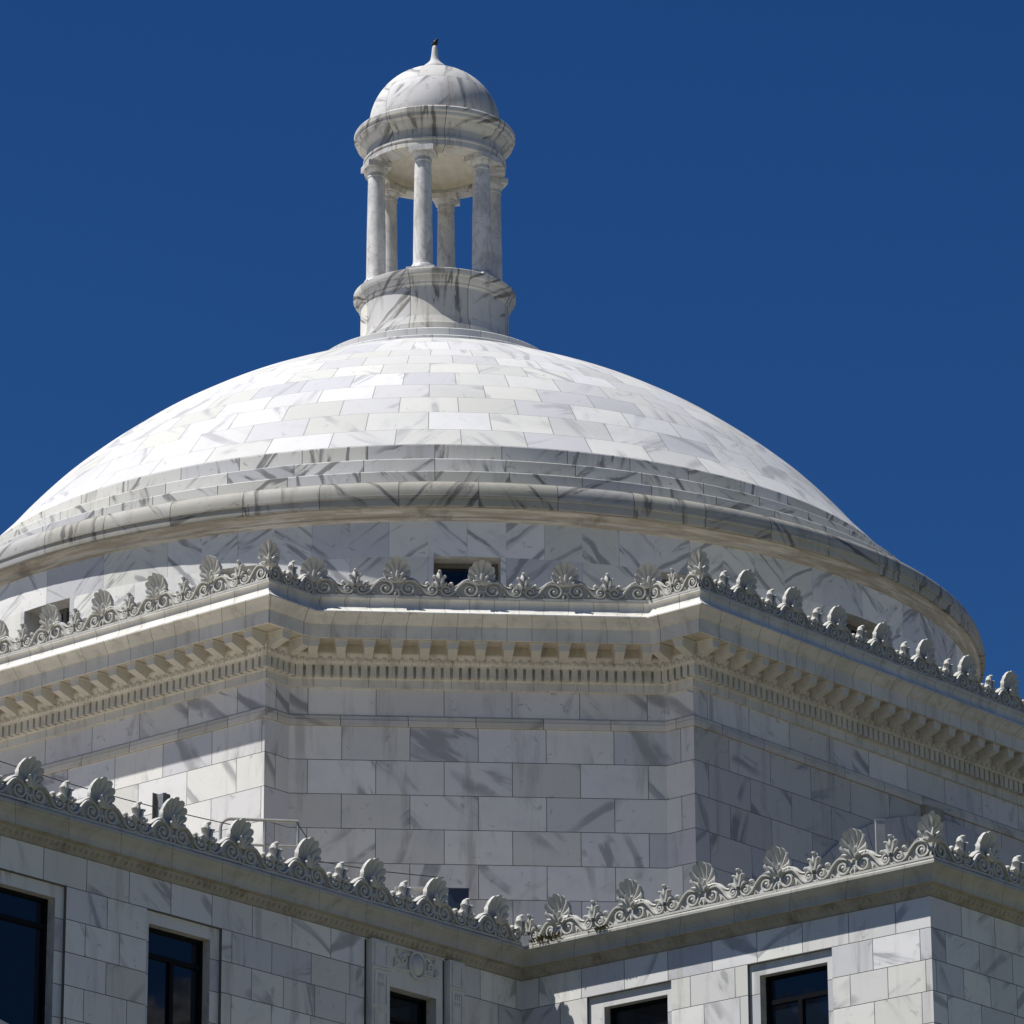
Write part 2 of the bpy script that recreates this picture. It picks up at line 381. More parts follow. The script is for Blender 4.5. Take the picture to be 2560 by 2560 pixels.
# ------------------------------------------------------------------ the building
B = thing('domed_building', 'white marble domed government building with open lantern and crested cornices', 'building')
a, b, cc = 11.400, 5.985, 0.632           # octagonal storey: arm faces at a, arm half width b, notch depth cc
W = 14.70; VR = 22.561                     # wing walls u = W and v = W, outer corner at v = VR

# ---- octagonal storey
quad = [(a, b), (a-cc, b), (b, a-cc), (b, a)]
path = []
q_ = quad
for k in range(4):
    path += q_
    q_ = [(-v, u) for u, v in q_]
# direction: walk so that mitre normal points outward
def outward(pth):
    m0 = mitre(pth, True)[0]; p = pth[0]
    return m0[0]*p[0] + m0[1]*p[1] > 0
if not outward(path): path = list(reversed(path))
ZT, ZF, ZG = -12.425, -12.92, -13.122      # wall top, string course top / bottom
mb = MB()
segs = [(path[i], path[(i+1) % len(path)]) for i in range(len(path))]
for i, (p, q) in enumerate(segs):
    L = math.hypot(q[0]-p[0], q[1]-p[1]); d = ((q[0]-p[0])/L, (q[1]-p[1])/L)
    fn = lambda s, o, z: uv3(p[0]+d[0]*s, p[1]+d[1]*s, z)
    off = (L/2 if abs(L-6.766) < 0.5 else 0.33*i) + 0.0
    rows = 0.632
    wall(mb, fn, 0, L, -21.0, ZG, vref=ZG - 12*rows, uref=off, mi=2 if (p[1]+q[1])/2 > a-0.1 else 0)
    wall(mb, fn, 0, L, ZF, ZT, vref=ZF, uref=off, mi=1)
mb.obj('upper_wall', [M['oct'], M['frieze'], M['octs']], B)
mb = MB()
sweep(mb, path, [(0.0, ZG-0.001), (0.045, ZG+0.001), (0.05, ZG+0.10), (0.035, ZG+0.115), (0.032, ZF-0.03), (0.0, ZF+0.001)], band=False)
mb.obj('string_course', M['string'], B)
# ---- octagon cornice
ocor = link('upper_cornice', None, B) if False else None
mb = MB()
prof = [(0.0, ZT), (0.075, ZT+0.001), (0.075, ZT+0.15), (0.10, ZT+0.17), (0.10, -12.055), (0.245, -12.05), (0.25, -12.03),
        (0.30, -11.98), (0.35, -11.92), (0.37, -11.885), (0.41, -11.88), (0.41, -11.72), (0.79, -11.722), (0.79, -11.735), (0.834, -11.735), (0.834, -11.49),
        (0.85, -11.485), (0.90, -11.455), (0.965, -11.38), (1.03, -11.335), (1.06, -11.33), (1.06, -11.305), (1.0, -11.27), (0.93, -11.215), (0.89, -11.16),
        (0.872, -11.11), (0.872, -11.07), (0.885, -11.04), (0.925, -11.015), (0.925, -10.985), (0.55, -10.984), (0.55, -11.6)]
sg = [0, 1, 1, 2, 2, 2, 3, 3, 3, 3, 4, 4, 5, 5, 5, 6, 7, 7, 7, 7, 7, 8, 8, 8, 8, 8, 8, 8, 8, 9, 10]
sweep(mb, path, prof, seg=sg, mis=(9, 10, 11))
OC = mb.obj('upper_cornice', [M['cast'], M['stained']], B)
mt_path = mitre(path, True)
def edge_frames(pth, closed=True):
    out = []; n = len(pth)
    for i in range(n if closed else n-1):
        p, q = pth[i], pth[(i+1) % n]; L = math.hypot(q[0]-p[0], q[1]-p[1]); d = ((q[0]-p[0])/L, (q[1]-p[1])/L)
        out.append((p, d, (-d[1], d[0]), L))
    return out
def mat_frame(p, d, nrm, s, o, z):
    """matrix whose local x runs along the wall, y points INTO the wall (front is -y) and z is up."""
    X = Vector(uv3(d[0], d[1], -ZS)); Y = -Vector(uv3(nrm[0], nrm[1], -ZS))
    m_ = Matrix.Identity(4)
    # keep right-handed: x = y x z
    X2 = Y.cross(Vector((0, 0, 1)))
    for i in range(3): m_[i][0] = X2[i]; m_[i][1] = Y[i]; m_[i][2] = (0, 0, 1)[i]
    m_.translation = uv3(p[0]+d[0]*s+nrm[0]*o, p[1]+d[1]*s+nrm[1]*o, z)
    return m_
FR = edge_frames(path)
def visible(p, d, L, nrm):            # arms and chamfer towards the camera
    mx, my = p[0]+d[0]*L/2, p[1]+d[1]*L/2
    return mx > -0.5 and my > -0.5
VIS = [f for f in FR if visible(f[0], f[1], f[3], f[2])]
# dentils and eggs as one mesh each (running ornament)
dm = MB(); em = MB()
for p, d, nrm, L in VIS:
    # length at offset .17 (mitred)
    i = path.index(p); m0, m1 = mt_path[i], mt_path[(i+1) % len(path)]
    def ext(o): return (m0[0]*d[0]+m0[1]*d[1])*o, L + (m1[0]*d[0]+m1[1]*d[1])*o
    s0, s1 = ext(0.22); n = max(1, round((s1-s0)/0.163)); st = (s1-s0)/n
    fn = lambda s, o, z: uv3(p[0]+d[0]*s+nrm[0]*o, p[1]+d[1]*s+nrm[1]*o, z)
    for k in range(n):
        c0 = s0+st*k+st*0.16; c1 = s0+st*(k+1)-st*0.16
        if k == 0: c0 = s0 + 0.01
        if k == n-1: c1 = s1 - 0.01
        dm.box(fn, c0, c1, 0.095, 0.22-0.004*(i % 2), -12.258+0.005*(i % 2), -12.051)
        # sloped ledge beneath the gaps
    s0, s1 = ext(0.31); n = max(1, round((s1-s0)/0.163)); st = (s1-s0)/n
    for k in range(n):
        cx = s0+st*(k+0.5)
        em.ball((cx, 0.315, -11.968), (0.050, 0.038, 0.066), 7, 5, fn=lambda x, y, z: uv3(p[0]+d[0]*x+nrm[0]*y, p[1]+d[1]*x+nrm[1]*y, z))
        x_ = s0+st*k
        em.ball((x_, 0.300, -11.968), (0.014, 0.03, 0.055), 5, 4, fn=lambda x, y, z: uv3(p[0]+d[0]*x+nrm[0]*y, p[1]+d[1]*x+nrm[1]*y, z))
dm.obj('dentil_band', M['bracket'], OC)
em.obj('egg_moulding', M['bracket'], OC, 40)
# modillions
mo = MB()
def modillion_mesh():
    mb = MB(); t, bt = 0.122, 0.076      # half widths top, bottom
    # side profile (y front = negative): cap, front face, splayed underside
    def ringpts(z, hw, yf): return [(-hw, yf, z), (hw, yf, z), (hw, 0.0, z), (-hw, 0.0, z)]
    rs = [ringpts(0.0, t, -0.375), ringpts(-0.03, t, -0.375), ringpts(-0.035, t-0.012, -0.36), ringpts(-0.158, bt+0.012, -0.352)]
    v = [q for r in rs for q in r]
    v += [(-bt, -0.02, -0.262), (bt, -0.02, -0.262), (bt, 0.0, -0.262), (-bt, 0.0, -0.262)]
    f = []
    for j in range(4):
        for k in range(4): f.append((j*4+k, j*4+(k+1) % 4, (j+1)*4+(k+1) % 4, (j+1)*4+k))
    f.append((16, 17, 18, 19)); f.append((3, 2, 1, 0))
    mb.add(v, f)
    return mb.mesh('modillion', [M['bracket']])
MODM = modillion_mesh()
def put(me, name, parent, m_):
    o = link(name, me, parent); o.matrix_local = m_; return o
for p, d, nrm, L in VIS:
    i = path.index(p); m0, m1 = mt_path[i], mt_path[(i+1) % len(path)]
    s0 = (m0[0]*d[0]+m0[1]*d[1])*0.41; s1 = L + (m1[0]*d[0]+m1[1]*d[1])*0.41
    conv0 = (m0[0]*d[0]+m0[1]*d[1]) < -0.9; conv1 = (m1[0]*d[0]+m1[1]*d[1]) > 0.9
    A_ = s0 + (0.128 if conv0 else 0.22); Z_ = s1 - (0.128 if conv1 else 0.22)
    n = max(1, round((Z_-A_)/0.487))
    for k in range(n+1):
        put(MODM, 'modillion', OC, mat_frame(p, d, nrm, A_+(Z_-A_)*k/n, 0.408, -11.724))
# upper roof behind the cresting
mb = MB(); mb.face([uv3(p[0]*0.97, p[1]*0.97, -11.25) for p in path]); mb.obj('upper_roof', M['whiteroof'], B)

# ---- cresting ---------------------------------------------------------------
SP = 1.44
def wave(s):                            # s in 0..SP, palmettes at both ends, leaf bud in the middle
    x = min(s, SP-s)/ (SP/2)            # 0 at palmette, 1 at bud
    pts = [(0, .36), (0.22, .365), (0.34, .36), (0.46, .315), (0.56, .25), (0.64, .215), (0.72, .22), (0.86, .26), (1.0, .28)]
    for (x0, h0), (x1, h1) in zip(pts[:-1], pts[1:]):
        if x <= x1:
            t = (x-x0)/(x1-x0); return h0 + (h1-h0)*t
    return pts[-1][1]
def span_half(mb, sgn, s_c, hb=1.0):
    """half a cresting bay: from palmette (s=0) to bud; sgn mirrors; s_c is where the palmette is."""
    X = lambda s: s_c + sgn*s
    H = SP/2
    # backing plate (front y=0, back y=.14)
    xs = [H*k/18 for k in range(19)]
    fr = []
    for x0, x1 in zip(xs[:-1], xs[1:]):
        h0, h1 = wave(x0)-0.02, wave(x1)-0.02
        P = lambda x, y, z: (X(x), y, z)
        mb.face([P(x0, .004, 0), P(x1, .004, 0), P(x1, .004, h1), P(x0, .004, h0)])
        mb.face([P(x0, .13, 0), P(x0, .13, h0), P(x1, .13, h1), P(x1, .13, 0)])
        mb.face([P(x0, .004, h0), P(x1, .004, h1), P(x1, .13, h1), P(x0, .13, h0)])
    # base fillet
    mb.box(lambda x, y, z: (X(x), y, z), 0, H, -0.045, 0.002, 0.0, 0.035)
    def rib(pts, r, fl=1.0): mb.tube([(X(p[0]), -0.022 - (p[2] if len(p) > 2 else 0), p[1]) for p in pts], r, 6, flat=fl)
    # big volute, centre (.19,.165)
    c = (0.195, 0.168); pts = []
    for k in range(30):
        t = k/29; ang = R(90 + 560*(1-t)) ; rr = 0.025 + 0.118*t
        pts.append((c[0]-rr*math.cos(ang)*-1, c[1]+rr*math.sin(ang)))
    # spiral ends at the top, heading outward; continue with the S sweep
    pts += [(0.26, 0.318), (0.31, 0.30), (0.36, 0.255), (0.41, 0.195), (0.455, 0.13), (0.50, 0.085), (0.55, 0.06), (0.605, 0.062)]
    c2 = (0.60, 0.155)
    for k in range(22):
        t = k/21; ang = R(-80 + 500*t); rr = 0.092*(1-t)+0.016*t
        pts.append((c2[0]+rr*math.cos(ang), c2[1]+rr*math.sin(ang)))
    n = len(pts)
    mb.tube([(X(p[0]), 0.0-0.014*math.sin(math.pi*i/n), p[1]) for i, p in enumerate(pts)], 0.0235, 6, flat=1.7)
    mb.ball((X(c[0]), -0.02, c[1]), (0.036, 0.032, 0.036), 8, 6); mb.ball((X(c2[0]), -0.02, c2[1]), (0.03, 0.03, 0.03), 8, 6)
    # outer crown line following the wave and curling into a ball at its end
    top = [(0.10, .345), (0.18, .37), (0.25, .365), (0.31, .335), (0.37, .285), (0.42, .248), (0.47, .232), (0.52, .236)]
    mb.tube([(X(p[0]), 0.045, p[1]) for p in top], lambda t: 0.028*(1-0.35*t), 7, flat=2.6)
    mb.ball((X(0.515), 0.03, 0.285), (0.040, 0.062, 0.040), 8, 6)
    mb.tube([(X(0.545), 0.045, 0.215), (X(0.56), 0.04, 0.25), (X(0.54), 0.035, 0.285)], 0.022, 5, flat=1.8)
    # second sweep, lower foliage
    mb.tube([(X(0.36), -0.012, 0.05), (X(0.40), -0.03, 0.095), (X(0.43), -0.012, 0.05)], 0.017, 5)
    mb.tube([(X(0.655), -0.012, 0.045), (X(0.69), -0.03, 0.06), (X(0.72), -0.02, 0.035)], 0.018, 5)
    mb.tube([(X(0.0), -0.012, 0.15), (X(0.08), -0.014, 0.148)], 0.026, 5, flat=0.8)
    mb.tube([(X(0.66), -0.012, 0.165), (X(0.72), -0.014, 0.163)], 0.024, 5, flat=0.8)
    mb.tube([(X(0.02), -0.012, 0.13), (X(0.045), -0.03, 0.07), (X(0.03), -0.02, 0.03)], 0.024, 5)
def bud(mb, x):
    mb.ball((x, 0.0, 0.40), (0.055, 0.07, 0.115), 8, 7)
    mb.ball((x, 0.04, 0.26), (0.13, 0.06, 0.10), 8, 6)
    for sg in (-1, 1):
        mb.tube([(x+sg*0.02, -0.02, 0.22), (x+sg*0.05, -0.03, 0.31), (x+sg*0.062, -0.03, 0.38), (x+sg*0.082, -0.045, 0.405)], lambda t: 0.032-0.004*t, 6, flat=2.0)
        mb.ball((x+sg*0.09, -0.04, 0.40), (0.032, 0.055, 0.03), 7, 5)
        mb.tube([(x+sg*0.03, -0.01, 0.20), (x+sg*0.09, -0.02, 0.265), (x+sg*0.125, -0.02, 0.285)], lambda t: 0.034-0.006*t, 6, flat=1.8)
    mb.ball((x, -0.055, 0.495), (0.034, 0.05, 0.026), 7, 5)
    mb.tube([(x, 0.06, 0.25), (x, 0.05, 0.36), (x, 0.0, 0.46), (x, -0.055, 0.495)], 0.03, 6, flat=1.3)
def full_span():
    mb = MB(); span_half(mb, 1, 0.0); span_half(mb, -1, SP); bud(mb, SP/2)
    return mb
def half_span(sgn):
    mb = MB(); span_half(mb, sgn, 0.0); bud(mb, sgn*SP/2*0.97)
    return mb
def mitre_verts(mb, ends):
    """stretch the ends of a span to meet the neighbour at a convex corner; ends: list of (x_end, sign)."""
    out = []
    for x, y, z in mb.v:
        for xe, sg in ends:
            wgt = max(0.0, 1 - abs(x-xe)/0.72)
            x = x - sg*y*wgt
        out.append((x, y, z))
    mb.v = out
    return mb
SPAN = full_span().mesh('crest_scroll', [M['castplain']], 50)
SPAN_L = mitre_verts(full_span(), [(0.0, -1)]).mesh('crest_scroll', [M['castplain']], 50)
SPAN_R = mitre_verts(full_span(), [(SP, 1)]).mesh('crest_scroll', [M['castplain']], 50)
HALF_P = half_span(1).mesh('crest_scroll', [M['castplain']], 50)
HALF_N = half_span(-1).mesh('crest_scroll', [M['castplain']], 50)

def palm_pts(side=0):
    """shell palmette leaning forward: front grid; returns rows of (x,y,z)."""
    NL = 9; rows = []
    NA, NRr = NL*4, 7
    for j in range(NRr+1):
        t = j/NRr; row = []
        for i in range(NA+1):
            f = i/NA; phi = R(-118 + 236*f)
            ax = abs(math.sin(NL*math.pi*f))          # lobes
            Rm = 0.345*(1 - 0.40*abs(phi/R(118))**1.6)
            Rm *= 1 - 0.075*(1-ax**0.6)
            rr = 0.05*(1-t) + Rm*t if t > 0 else 0.03
            x = 0.93*rr*math.sin(phi); z = 0.395 + rr*math.cos(phi)
            lean = 0.012 + 0.02*math.sin(math.pi*t) - 0.03*t*t - 0.20*max(0.0, z-0.42)
            y = lean + 0.012 - 0.036*ax**0.5*min(1, t*2.0)
            row.append((x, y, z))
        rows.append(row)
    return rows
def palmette(fold=None):
    mb = MB(); rows = palm_pts(); nA = len(rows[0])
    front = [p for r in rows for p in r]; nF = len(front)
    last = rows[-1]
    rim = [(p[0]*0.99, p[1]+0.065, p[2]) for p in last]; back = [(p[0]*0.90, p[1]+0.10, 0.395+(p[2]-0.395)*0.93) for p in last]
    v = front + rim + back + [(0, 0.125, 0.47)]
    f = []
    for j in range(len(rows)-1):
        for i in range(nA-1): f.append((j*nA+i, j*nA+i+1, (j+1)*nA+i+1, (j+1)*nA+i))
    o1 = (len(rows)-1)*nA
    for i in range(nA-1):
        f.append((o1+i, o1+i+1, nF+i+1, nF+i)); f.append((nF+i, nF+i+1, nF+nA+i+1, nF+nA+i)); f.append((nF+nA+i, nF+nA+i+1, nF+2*nA))
    mb.add(v, f)
    # neck and small leaf in front
    mb.box(lambda x, y, z: (x, y, z), -0.11, 0.11, 0.0, 0.13, 0.27, 0.36)
    for k in range(-2, 3):
        an = R(36*k); L = 0.19 if k == 0 else (0.18 if abs(k) == 1 else 0.15)
        p0 = (0.015*k, -0.035, 0.27)
        mb.tube([p0, (0.5*L*math.sin(an)+0.012*k, -0.085, 0.28+0.55*L*math.cos(an)), (L*math.sin(an)*1.05, -0.12, 0.275+L*math.cos(an))], lambda t: 0.012+0.027*math.sin(math.pi*min(1, t*0.8+0.1)), 6)
    if fold:
        nv = []
        for x, y, z in mb.v:
            sg = 1 if x >= 0 else -1
            ax = abs(x); yy = -y
            ax2 = ax - yy*max(0.0, 1-ax/0.35) * fold     # front layer reaches out to the diagonal when fold < 0
            # local frame: diagonal corner, faces at +-45 degrees
            px = sg*(ax2*Q - yy*(-Q)) if False else sg*(ax2*Q + yy*Q)
            py = ax2*Q - yy*Q
            nv.append((px, py, z))
        mb.v = nv
    return mb
PALM = palmette().mesh('palmette', [M['castplain']], 45)
PALMC = palmette(fold=1.0).mesh('palmette', [M['castplain']], 45)

def crest(parent, p, d, nrm, pos, o, z, hs=1.0, ends=(None, None), skip_first=False, skip_last=False):
    """pos: palmette positions along the edge; ends: 'corner' for convex corners, number for a half bay of that length."""
    n = len(pos)
    def fr(s, sc): 
        m_ = mat_frame(p, d, nrm, s, o, z)
        # local x of mat_frame may run against d
        return m_ @ Matrix.Diagonal((sc, 1.0, hs, 1.0))
    xd = Vector(uv3(d[0], d[1], -ZS)); m_ = mat_frame(p, d, nrm, 0, o, z); same = Vector((m_[0][0], m_[1][0], m_[2][0])).dot(xd) > 0
    P_ = list(pos)
    if not same: P_ = P_[::-1]
    E_ = list(ends) if same else list(ends)[::-1]
    for k, (s0, s1) in enumerate(zip(P_[:-1], P_[1:])):
        me = SPAN
        if k == 0 and E_[0] == 'corner': me = SPAN_L
        if k == n-2 and E_[1] == 'corner': me = SPAN_R
        put(me, 'crest_scroll', parent, fr(s0, abs(s1-s0)/SP) @ jitter(0.004, 0.5, 0.02))
    for k, s in enumerate(P_):
        if (k == 0 and E_[0] in ('corner', 'skip')) or (k == n-1 and E_[1] in ('corner', 'skip')): continue
        put(PALM, 'palmette', parent, fr(s, 1.0) @ jitter(0.012, 1.6, 0.035))
    if isinstance(E_[0], float): put(HALF_N, 'crest_scroll', parent, fr(P_[0], E_[0]/(SP/2)))
    if isinstance(E_[1], float): put(HALF_P, 'crest_scroll', parent, fr(P_[-1], E_[1]/(SP/2)))
rj = random.Random(11)
def jitter(dx, deg, sc):              # hand-carved pieces never sit or measure quite alike
    k = 1 + rj.uniform(-sc, sc)
    return Matrix.Translation((rj.uniform(-dx, dx), rj.uniform(-dx, dx), 0)) @ Matrix.Rotation(R(rj.uniform(-deg, deg)), 4, 'Y') @ Matrix.Rotation(R(rj.uniform(-deg, deg)), 4, 'X') @ Matrix.Diagonal((1, 1, k, 1))
def corner_palm(parent, u, v, z, hs):
    m_ = Matrix.Identity(4)    # local -y points along the outward diagonal (u+v both growing) = -Y world
    m_ = Matrix.Translation(uv3(u, v, z)) @ Matrix.Diagonal((1, 1, hs, 1))
    put(PALMC, 'palmette', parent, m_)
OCR = 0.885; ZCR = -10.986
for p, d, nrm, L in VIS:
    i = path.index(p); m0, m1 = mt_path[i], mt_path[(i+1) % len(path)]
    k0, k1 = m0[0]*d[0]+m0[1]*d[1], m1[0]*d[0]+m1[1]*d[1]
    s0, s1 = k0*OCR, L + k1*OCR
    LL = s1 - s0
    n = max(1, round(LL/SP)) if LL > 2 else 1
    pos = [s0 + LL*k/n for k in range(n+1)]
    e0 = 'corner' if k0 < -0.5 or (k0 < 0 and abs(k0) > 0.9) else None; e1 = 'corner' if k1 > 0.5 else None
    # k0 is negative at convex starts (the offset edge grows), positive at concave ones
    if LL < 2:
        e0 = 'corner' if k0 < -0.5 else 'skip'; e1 = 'corner' if k1 > 0.5 else 'skip'
    crest(OC, p, d, nrm, pos, OCR, ZCR, 1.0, (e0, e1))
for (u_, v_) in ((a+OCR, b+OCR), (b+OCR, a+OCR)): corner_palm(OC, u_, v_, ZCR, 1.0)

# ---- blind arch on the right-hand arm
mb = MB(); ac = (-1.96, -19.85); segsN = 40
for k in range(segsN):
    t0, t1 = R(28+124*k/segsN), R(28+124*(k+1)/segsN)
    ri, ro, pr = 6.10, 6.58, 0.06
    P = lambda r, t, o: uv3(ac[0]+r*math.cos(t), a+o, ac[1]+r*math.sin(t))
    mb.face([P(ro, t0, 0), P(ro, t1, 0), P(ro, t1, pr), P(ro, t0, pr)], [(t0*6, 0), (t1*6, 0), (t1*6, .1), (t0*6, .1)])
    mb.face([P(ro, t0, pr), P(ro, t1, pr), P(ri, t1, pr), P(ri, t0, pr)], [(t0*6, .1), (t1*6, .1), (t1*6, .6), (t0*6, .6)])
    mb.face([P(ri, t0, pr), P(ri, t1, pr), P(ri, t1, 0), P(ri, t0, 0)], [(t0*6, .6), (t1*6, .6), (t1*6, .7), (t0*6, .7)])
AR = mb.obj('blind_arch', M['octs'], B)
mb = MB(); mb.box(lambda x, y, z: uv3(x, a+y, z), -1.52, -0.93, 0.001, 0.12, -13.32, -13.125); mb.box(lambda x, y, z: uv3(x, a+y, z), -1.45, -1.0, 0.001, 0.10, -13.9, -13.32)
mb.obj('keystone', M['wbed'], AR)

# ---- dome
RD = 10.95
lathe_args = dict(n=192)
# drum with real window openings
DW = [-0.65 + 22.5*k for k in range(16)]; HW = 3.22; ZWT, ZWB = -9.57, -10.45
mb = MB(); nseg = 16
angs = []
for k in range(16):
    c0 = DW[k]; angs += [c0-HW, c0+HW]
    nx = c0+22.5-HW
    for j in range(1, 6): angs.append(c0+HW + (nx-c0-HW)*j/6)
    angs += [c0-HW/3, c0+HW/3]
angs = sorted(set(round(x, 4) for x in angs)); angs.append(round(angs[0]+360, 4))
def cyl(r, t, z): return (r*math.sin(R(t)), -r*math.cos(R(t)), z+ZS)
def inwin(t): return any(abs(((t-c0+180) % 360)-180) < HW-0.01 for c0 in DW)
zl = [-12.0, ZWB, ZWT, -8.88]
vert = {}
mbv = []; fl = []; ul = []
def vid(t, z):
    key = (round(t % 360, 3), z)
    if key not in vert: vert[key] = len(mbv); mbv.append(cyl(RD, t, z))
    return vert[key]
for t0, t1 in zip(angs[:-1], angs[1:]):
    for j, (z0, z1) in enumerate(zip(zl[:-1], zl[1:])):
        if j == 1 and inwin((t0+t1)/2): continue
        fl.append((vid(t0, z0), vid(t1, z0), vid(t1, z1), vid(t0, z1)))
        u0, u1 = (t0+0.65)/7.5+20.5, (t1+0.65)/7.5+20.5
        ul.append([(u0, j+0.02), (u1, j+0.02), (u1, j+0.98), (u0, j+0.98)])
mb.add(mbv, fl, ul)
DR = mb.obj('dome_drum', M['drum'], B, 30)
def drum_window(c0):
    mb = MB(); ri = RD-0.42; t0, t1 = c0-HW, c0+HW
    mb.face([cyl(RD, t0, ZWT), cyl(RD, t1, ZWT), cyl(ri, t1, ZWT), cyl(ri, t0, ZWT)])
    mb.face([cyl(RD, t0, ZWB), cyl(ri, t0, ZWB), cyl(ri, t1, ZWB), cyl(RD, t1, ZWB)])
    for t in (t0, t1): mb.face([cyl(RD, t, ZWB), cyl(RD, t, ZWT), cyl(ri, t, ZWT), cyl(ri, t, ZWB)])
    W_ = mb.obj('drum_window', M['ceil' if False else 'reveal'], B)
    f = MB(); ra, rb = ri+0.03, ri-0.03
    def bar(ta, tb, za, zb): f.box(lambda x, y, z: cyl(y, x, z), ta, tb, rb, ra, za, zb)
    bar(t0, t1, ZWT-0.09, ZWT); bar(t0, t1, ZWB, ZWB+0.08); bar(t0, t0+0.5, ZWB, ZWT); bar(t1-0.5, t1, ZWB, ZWT); bar(c0-0.25+0.55, c0+0.25+0.55, ZWB, ZWT)
    f.obj('window_frame', M['paint'], W_)
    g = MB(); g.face([cyl(ri, t0, ZWB), cyl(ri, t1, ZWB), cyl(ri, t1, ZWT), cyl(ri, t0, ZWT)]); g.obj('pane', M['glass'], W_)
for k in range(16):
    c0 = ((DW[k]+180) % 360)-180
    if abs(c0) < 100: drum_window(c0)
    else:
        mb = MB(); mb.face([cyl(RD-0.2, c0-HW*1.1, ZWB-.2), cyl(RD-0.2, c0+HW*1.1, ZWB-.2), cyl(RD-0.2, c0+HW*1.1, ZWT+.2), cyl(RD-0.2, c0-HW*1.1, ZWT+.2)]); mb.obj('drum_window', M['glass'], B)
lathe('dome_cornice', [(11.12, -8.672), (11.215, -8.671), (11.22, -8.655), (11.22, -8.52), (11.25, -8.515), (11.255, -8.475), (11.232, -8.465), (11.238, -8.39), (11.222, -8.30),
                       (11.19, -8.225), (11.155, -8.19), (11.125, -8.182), (11.115, -8.18), (11.11, -8.16), (10.5, -8.145)], M['dcor'], B, a0=0.45, **lathe_args)
lathe('bed_moulding', [(RD-0.05, -8.89), (RD+0.03, -8.88), (RD+0.05, -8.855), (11.02, -8.845), (11.03, -8.81), (11.06, -8.78), (11.10, -8.73), (11.14, -8.70), (11.15, -8.676)], M['bed'], B, **lathe_args)
lathe('dome_step', [(10.58, -8.15), (10.58, -7.78), (10.57, -7.765), (10.0, -7.75)], M['step'], B, a0=0.0, vs=[0.05, 0.9, 0.92, 0.98], **lathe_args)
lathe('dome_step', [(10.15, -7.755), (10.15, -7.38), (10.14, -7.365), (9.5, -7.35)], M['step'], B, a0=7.5, vs=[1.05, 1.9, 1.92, 1.98], **lathe_args)
lathe('dome_step', [(9.63, -7.355), (9.63, -6.91), (9.62, -6.895), (9.5, -6.85)], M['step'], B, a0=13.0, vs=[0.05, 0.9, 0.92, 0.98], **lathe_args)
envp = [(2.75, -2.09), (2.99, -2.14), (3.41, -2.29), (3.89, -2.51), (4.41, -2.75), (4.94, -3), (5.42, -3.25), (5.84, -3.5), (6.25, -3.75), (6.61, -4), (6.94, -4.25), (7.27, -4.5), (7.57, -4.75), (7.86, -5),
        (8.13, -5.25), (8.37, -5.5), (8.60, -5.75), (8.82, -6), (9.02, -6.25), (9.20, -6.45), (9.39, -6.65), (9.615, -6.89)]
rows = [-6.89, -6.429, -5.914, -5.452, -5.029, -4.584, -4.188, -3.824, -3.509, -2.912, -2.05]
def catmull(P, n):
    out = []
    for i in range(len(P)-1):
        p0 = P[max(i-1, 0)]; p1 = P[i]; p2 = P[i+1]; p3 = P[min(i+2, len(P)-1)]
        for k in range(n):
            t = k/n
            out.append(tuple(0.5*((2*p1[c]) + (-p0[c]+p2[c])*t + (2*p0[c]-5*p1[c]+4*p2[c]-p3[c])*t*t + (-p0[c]+3*p1[c]-3*p2[c]+p3[c])*t**3) for c in (0, 1)))
    out.append(P[-1]); return out
dprof = catmull(envp, 3)[::-1]
# light smoothing
for it in range(3):
    dprof = [dprof[0]] + [((dprof[i-1][0]+2*dprof[i][0]+dprof[i+1][0])/4, (dprof[i-1][1]+2*dprof[i][1]+dprof[i+1][1])/4) for i in range(1, len(dprof)-1)] + [dprof[-1]]
def rowv(z):
    for k in range(len(rows)-1):
        if z <= rows[k+1]: return k + (z-rows[k])/(rows[k+1]-rows[k])
    return len(rows)-1.0
lathe('dome_shell', dprof, M['shell'], B, a0=0.1+0.5, vs=[rowv(z) for r, z in dprof], **lathe_args)
lathe('dome_collar', [(2.88, -2.2), (2.88, -2.03), (2.86, -2.01), (2.56, -1.95), (2.54, -1.93), (2.54, -1.74), (2.52, -1.72), (1.60, -1.52)], M['shell'], B, n=128, a0=0.3, uvN=24, vs=[9.1, 9.4, 9.5, 9.9, 10.1, 10.5, 10.55, 10.95])

# ---- lantern
LN = link('lantern', None, B) if False else None
lb = lathe('lantern', [(1.645, -1.62), (1.645, -1.27), (1.64, -1.235), (1.62, -1.22), (1.60, -1.16), (1.575, -1.08), (1.562, -1.04), (1.56, -0.40), (1.575, -0.375), (1.60, -0.36),
     (1.605, -0.32), (1.62, -0.30), (1.655, -0.22), (1.66, -0.195), (1.70, -0.185), (1.715, -0.15), (1.712, -0.06), (1.69, -0.045), (1.66, -0.03), (1.0, -0.02), (0.02, -0.015)], M['lant'], B, n=96, uvN=8)
lathe('entablature', [(1.06, 2.86), (1.08, 2.80), (1.49, 2.80), (1.505, 2.81), (1.505, 2.93), (1.525, 2.95), (1.525, 2.99), (1.47, 3.0), (1.455, 3.03), (1.455, 3.22), (1.475, 3.25), (1.53, 3.29), (1.58, 3.345), (1.60, 3.40),
     (1.67, 3.42), (1.68, 3.44), (1.68, 3.49), (1.715, 3.52), (1.72, 3.60), (1.70, 3.63), (1.62, 3.66), (1.46, 3.67), (1.46, 3.73), (1.40, 3.735)], M['lant'], lb, n=96, uvN=8, a0=0.4)
lathe('lantern_ceiling', [(1.085, 2.81), (1.085, 3.02), (1.02, 3.06), (0.7, 3.22), (0.35, 3.31), (0.01, 3.33)], M['ceil'], lb, n=64, sharp=40)
cp = [(1.385, 3.72)]
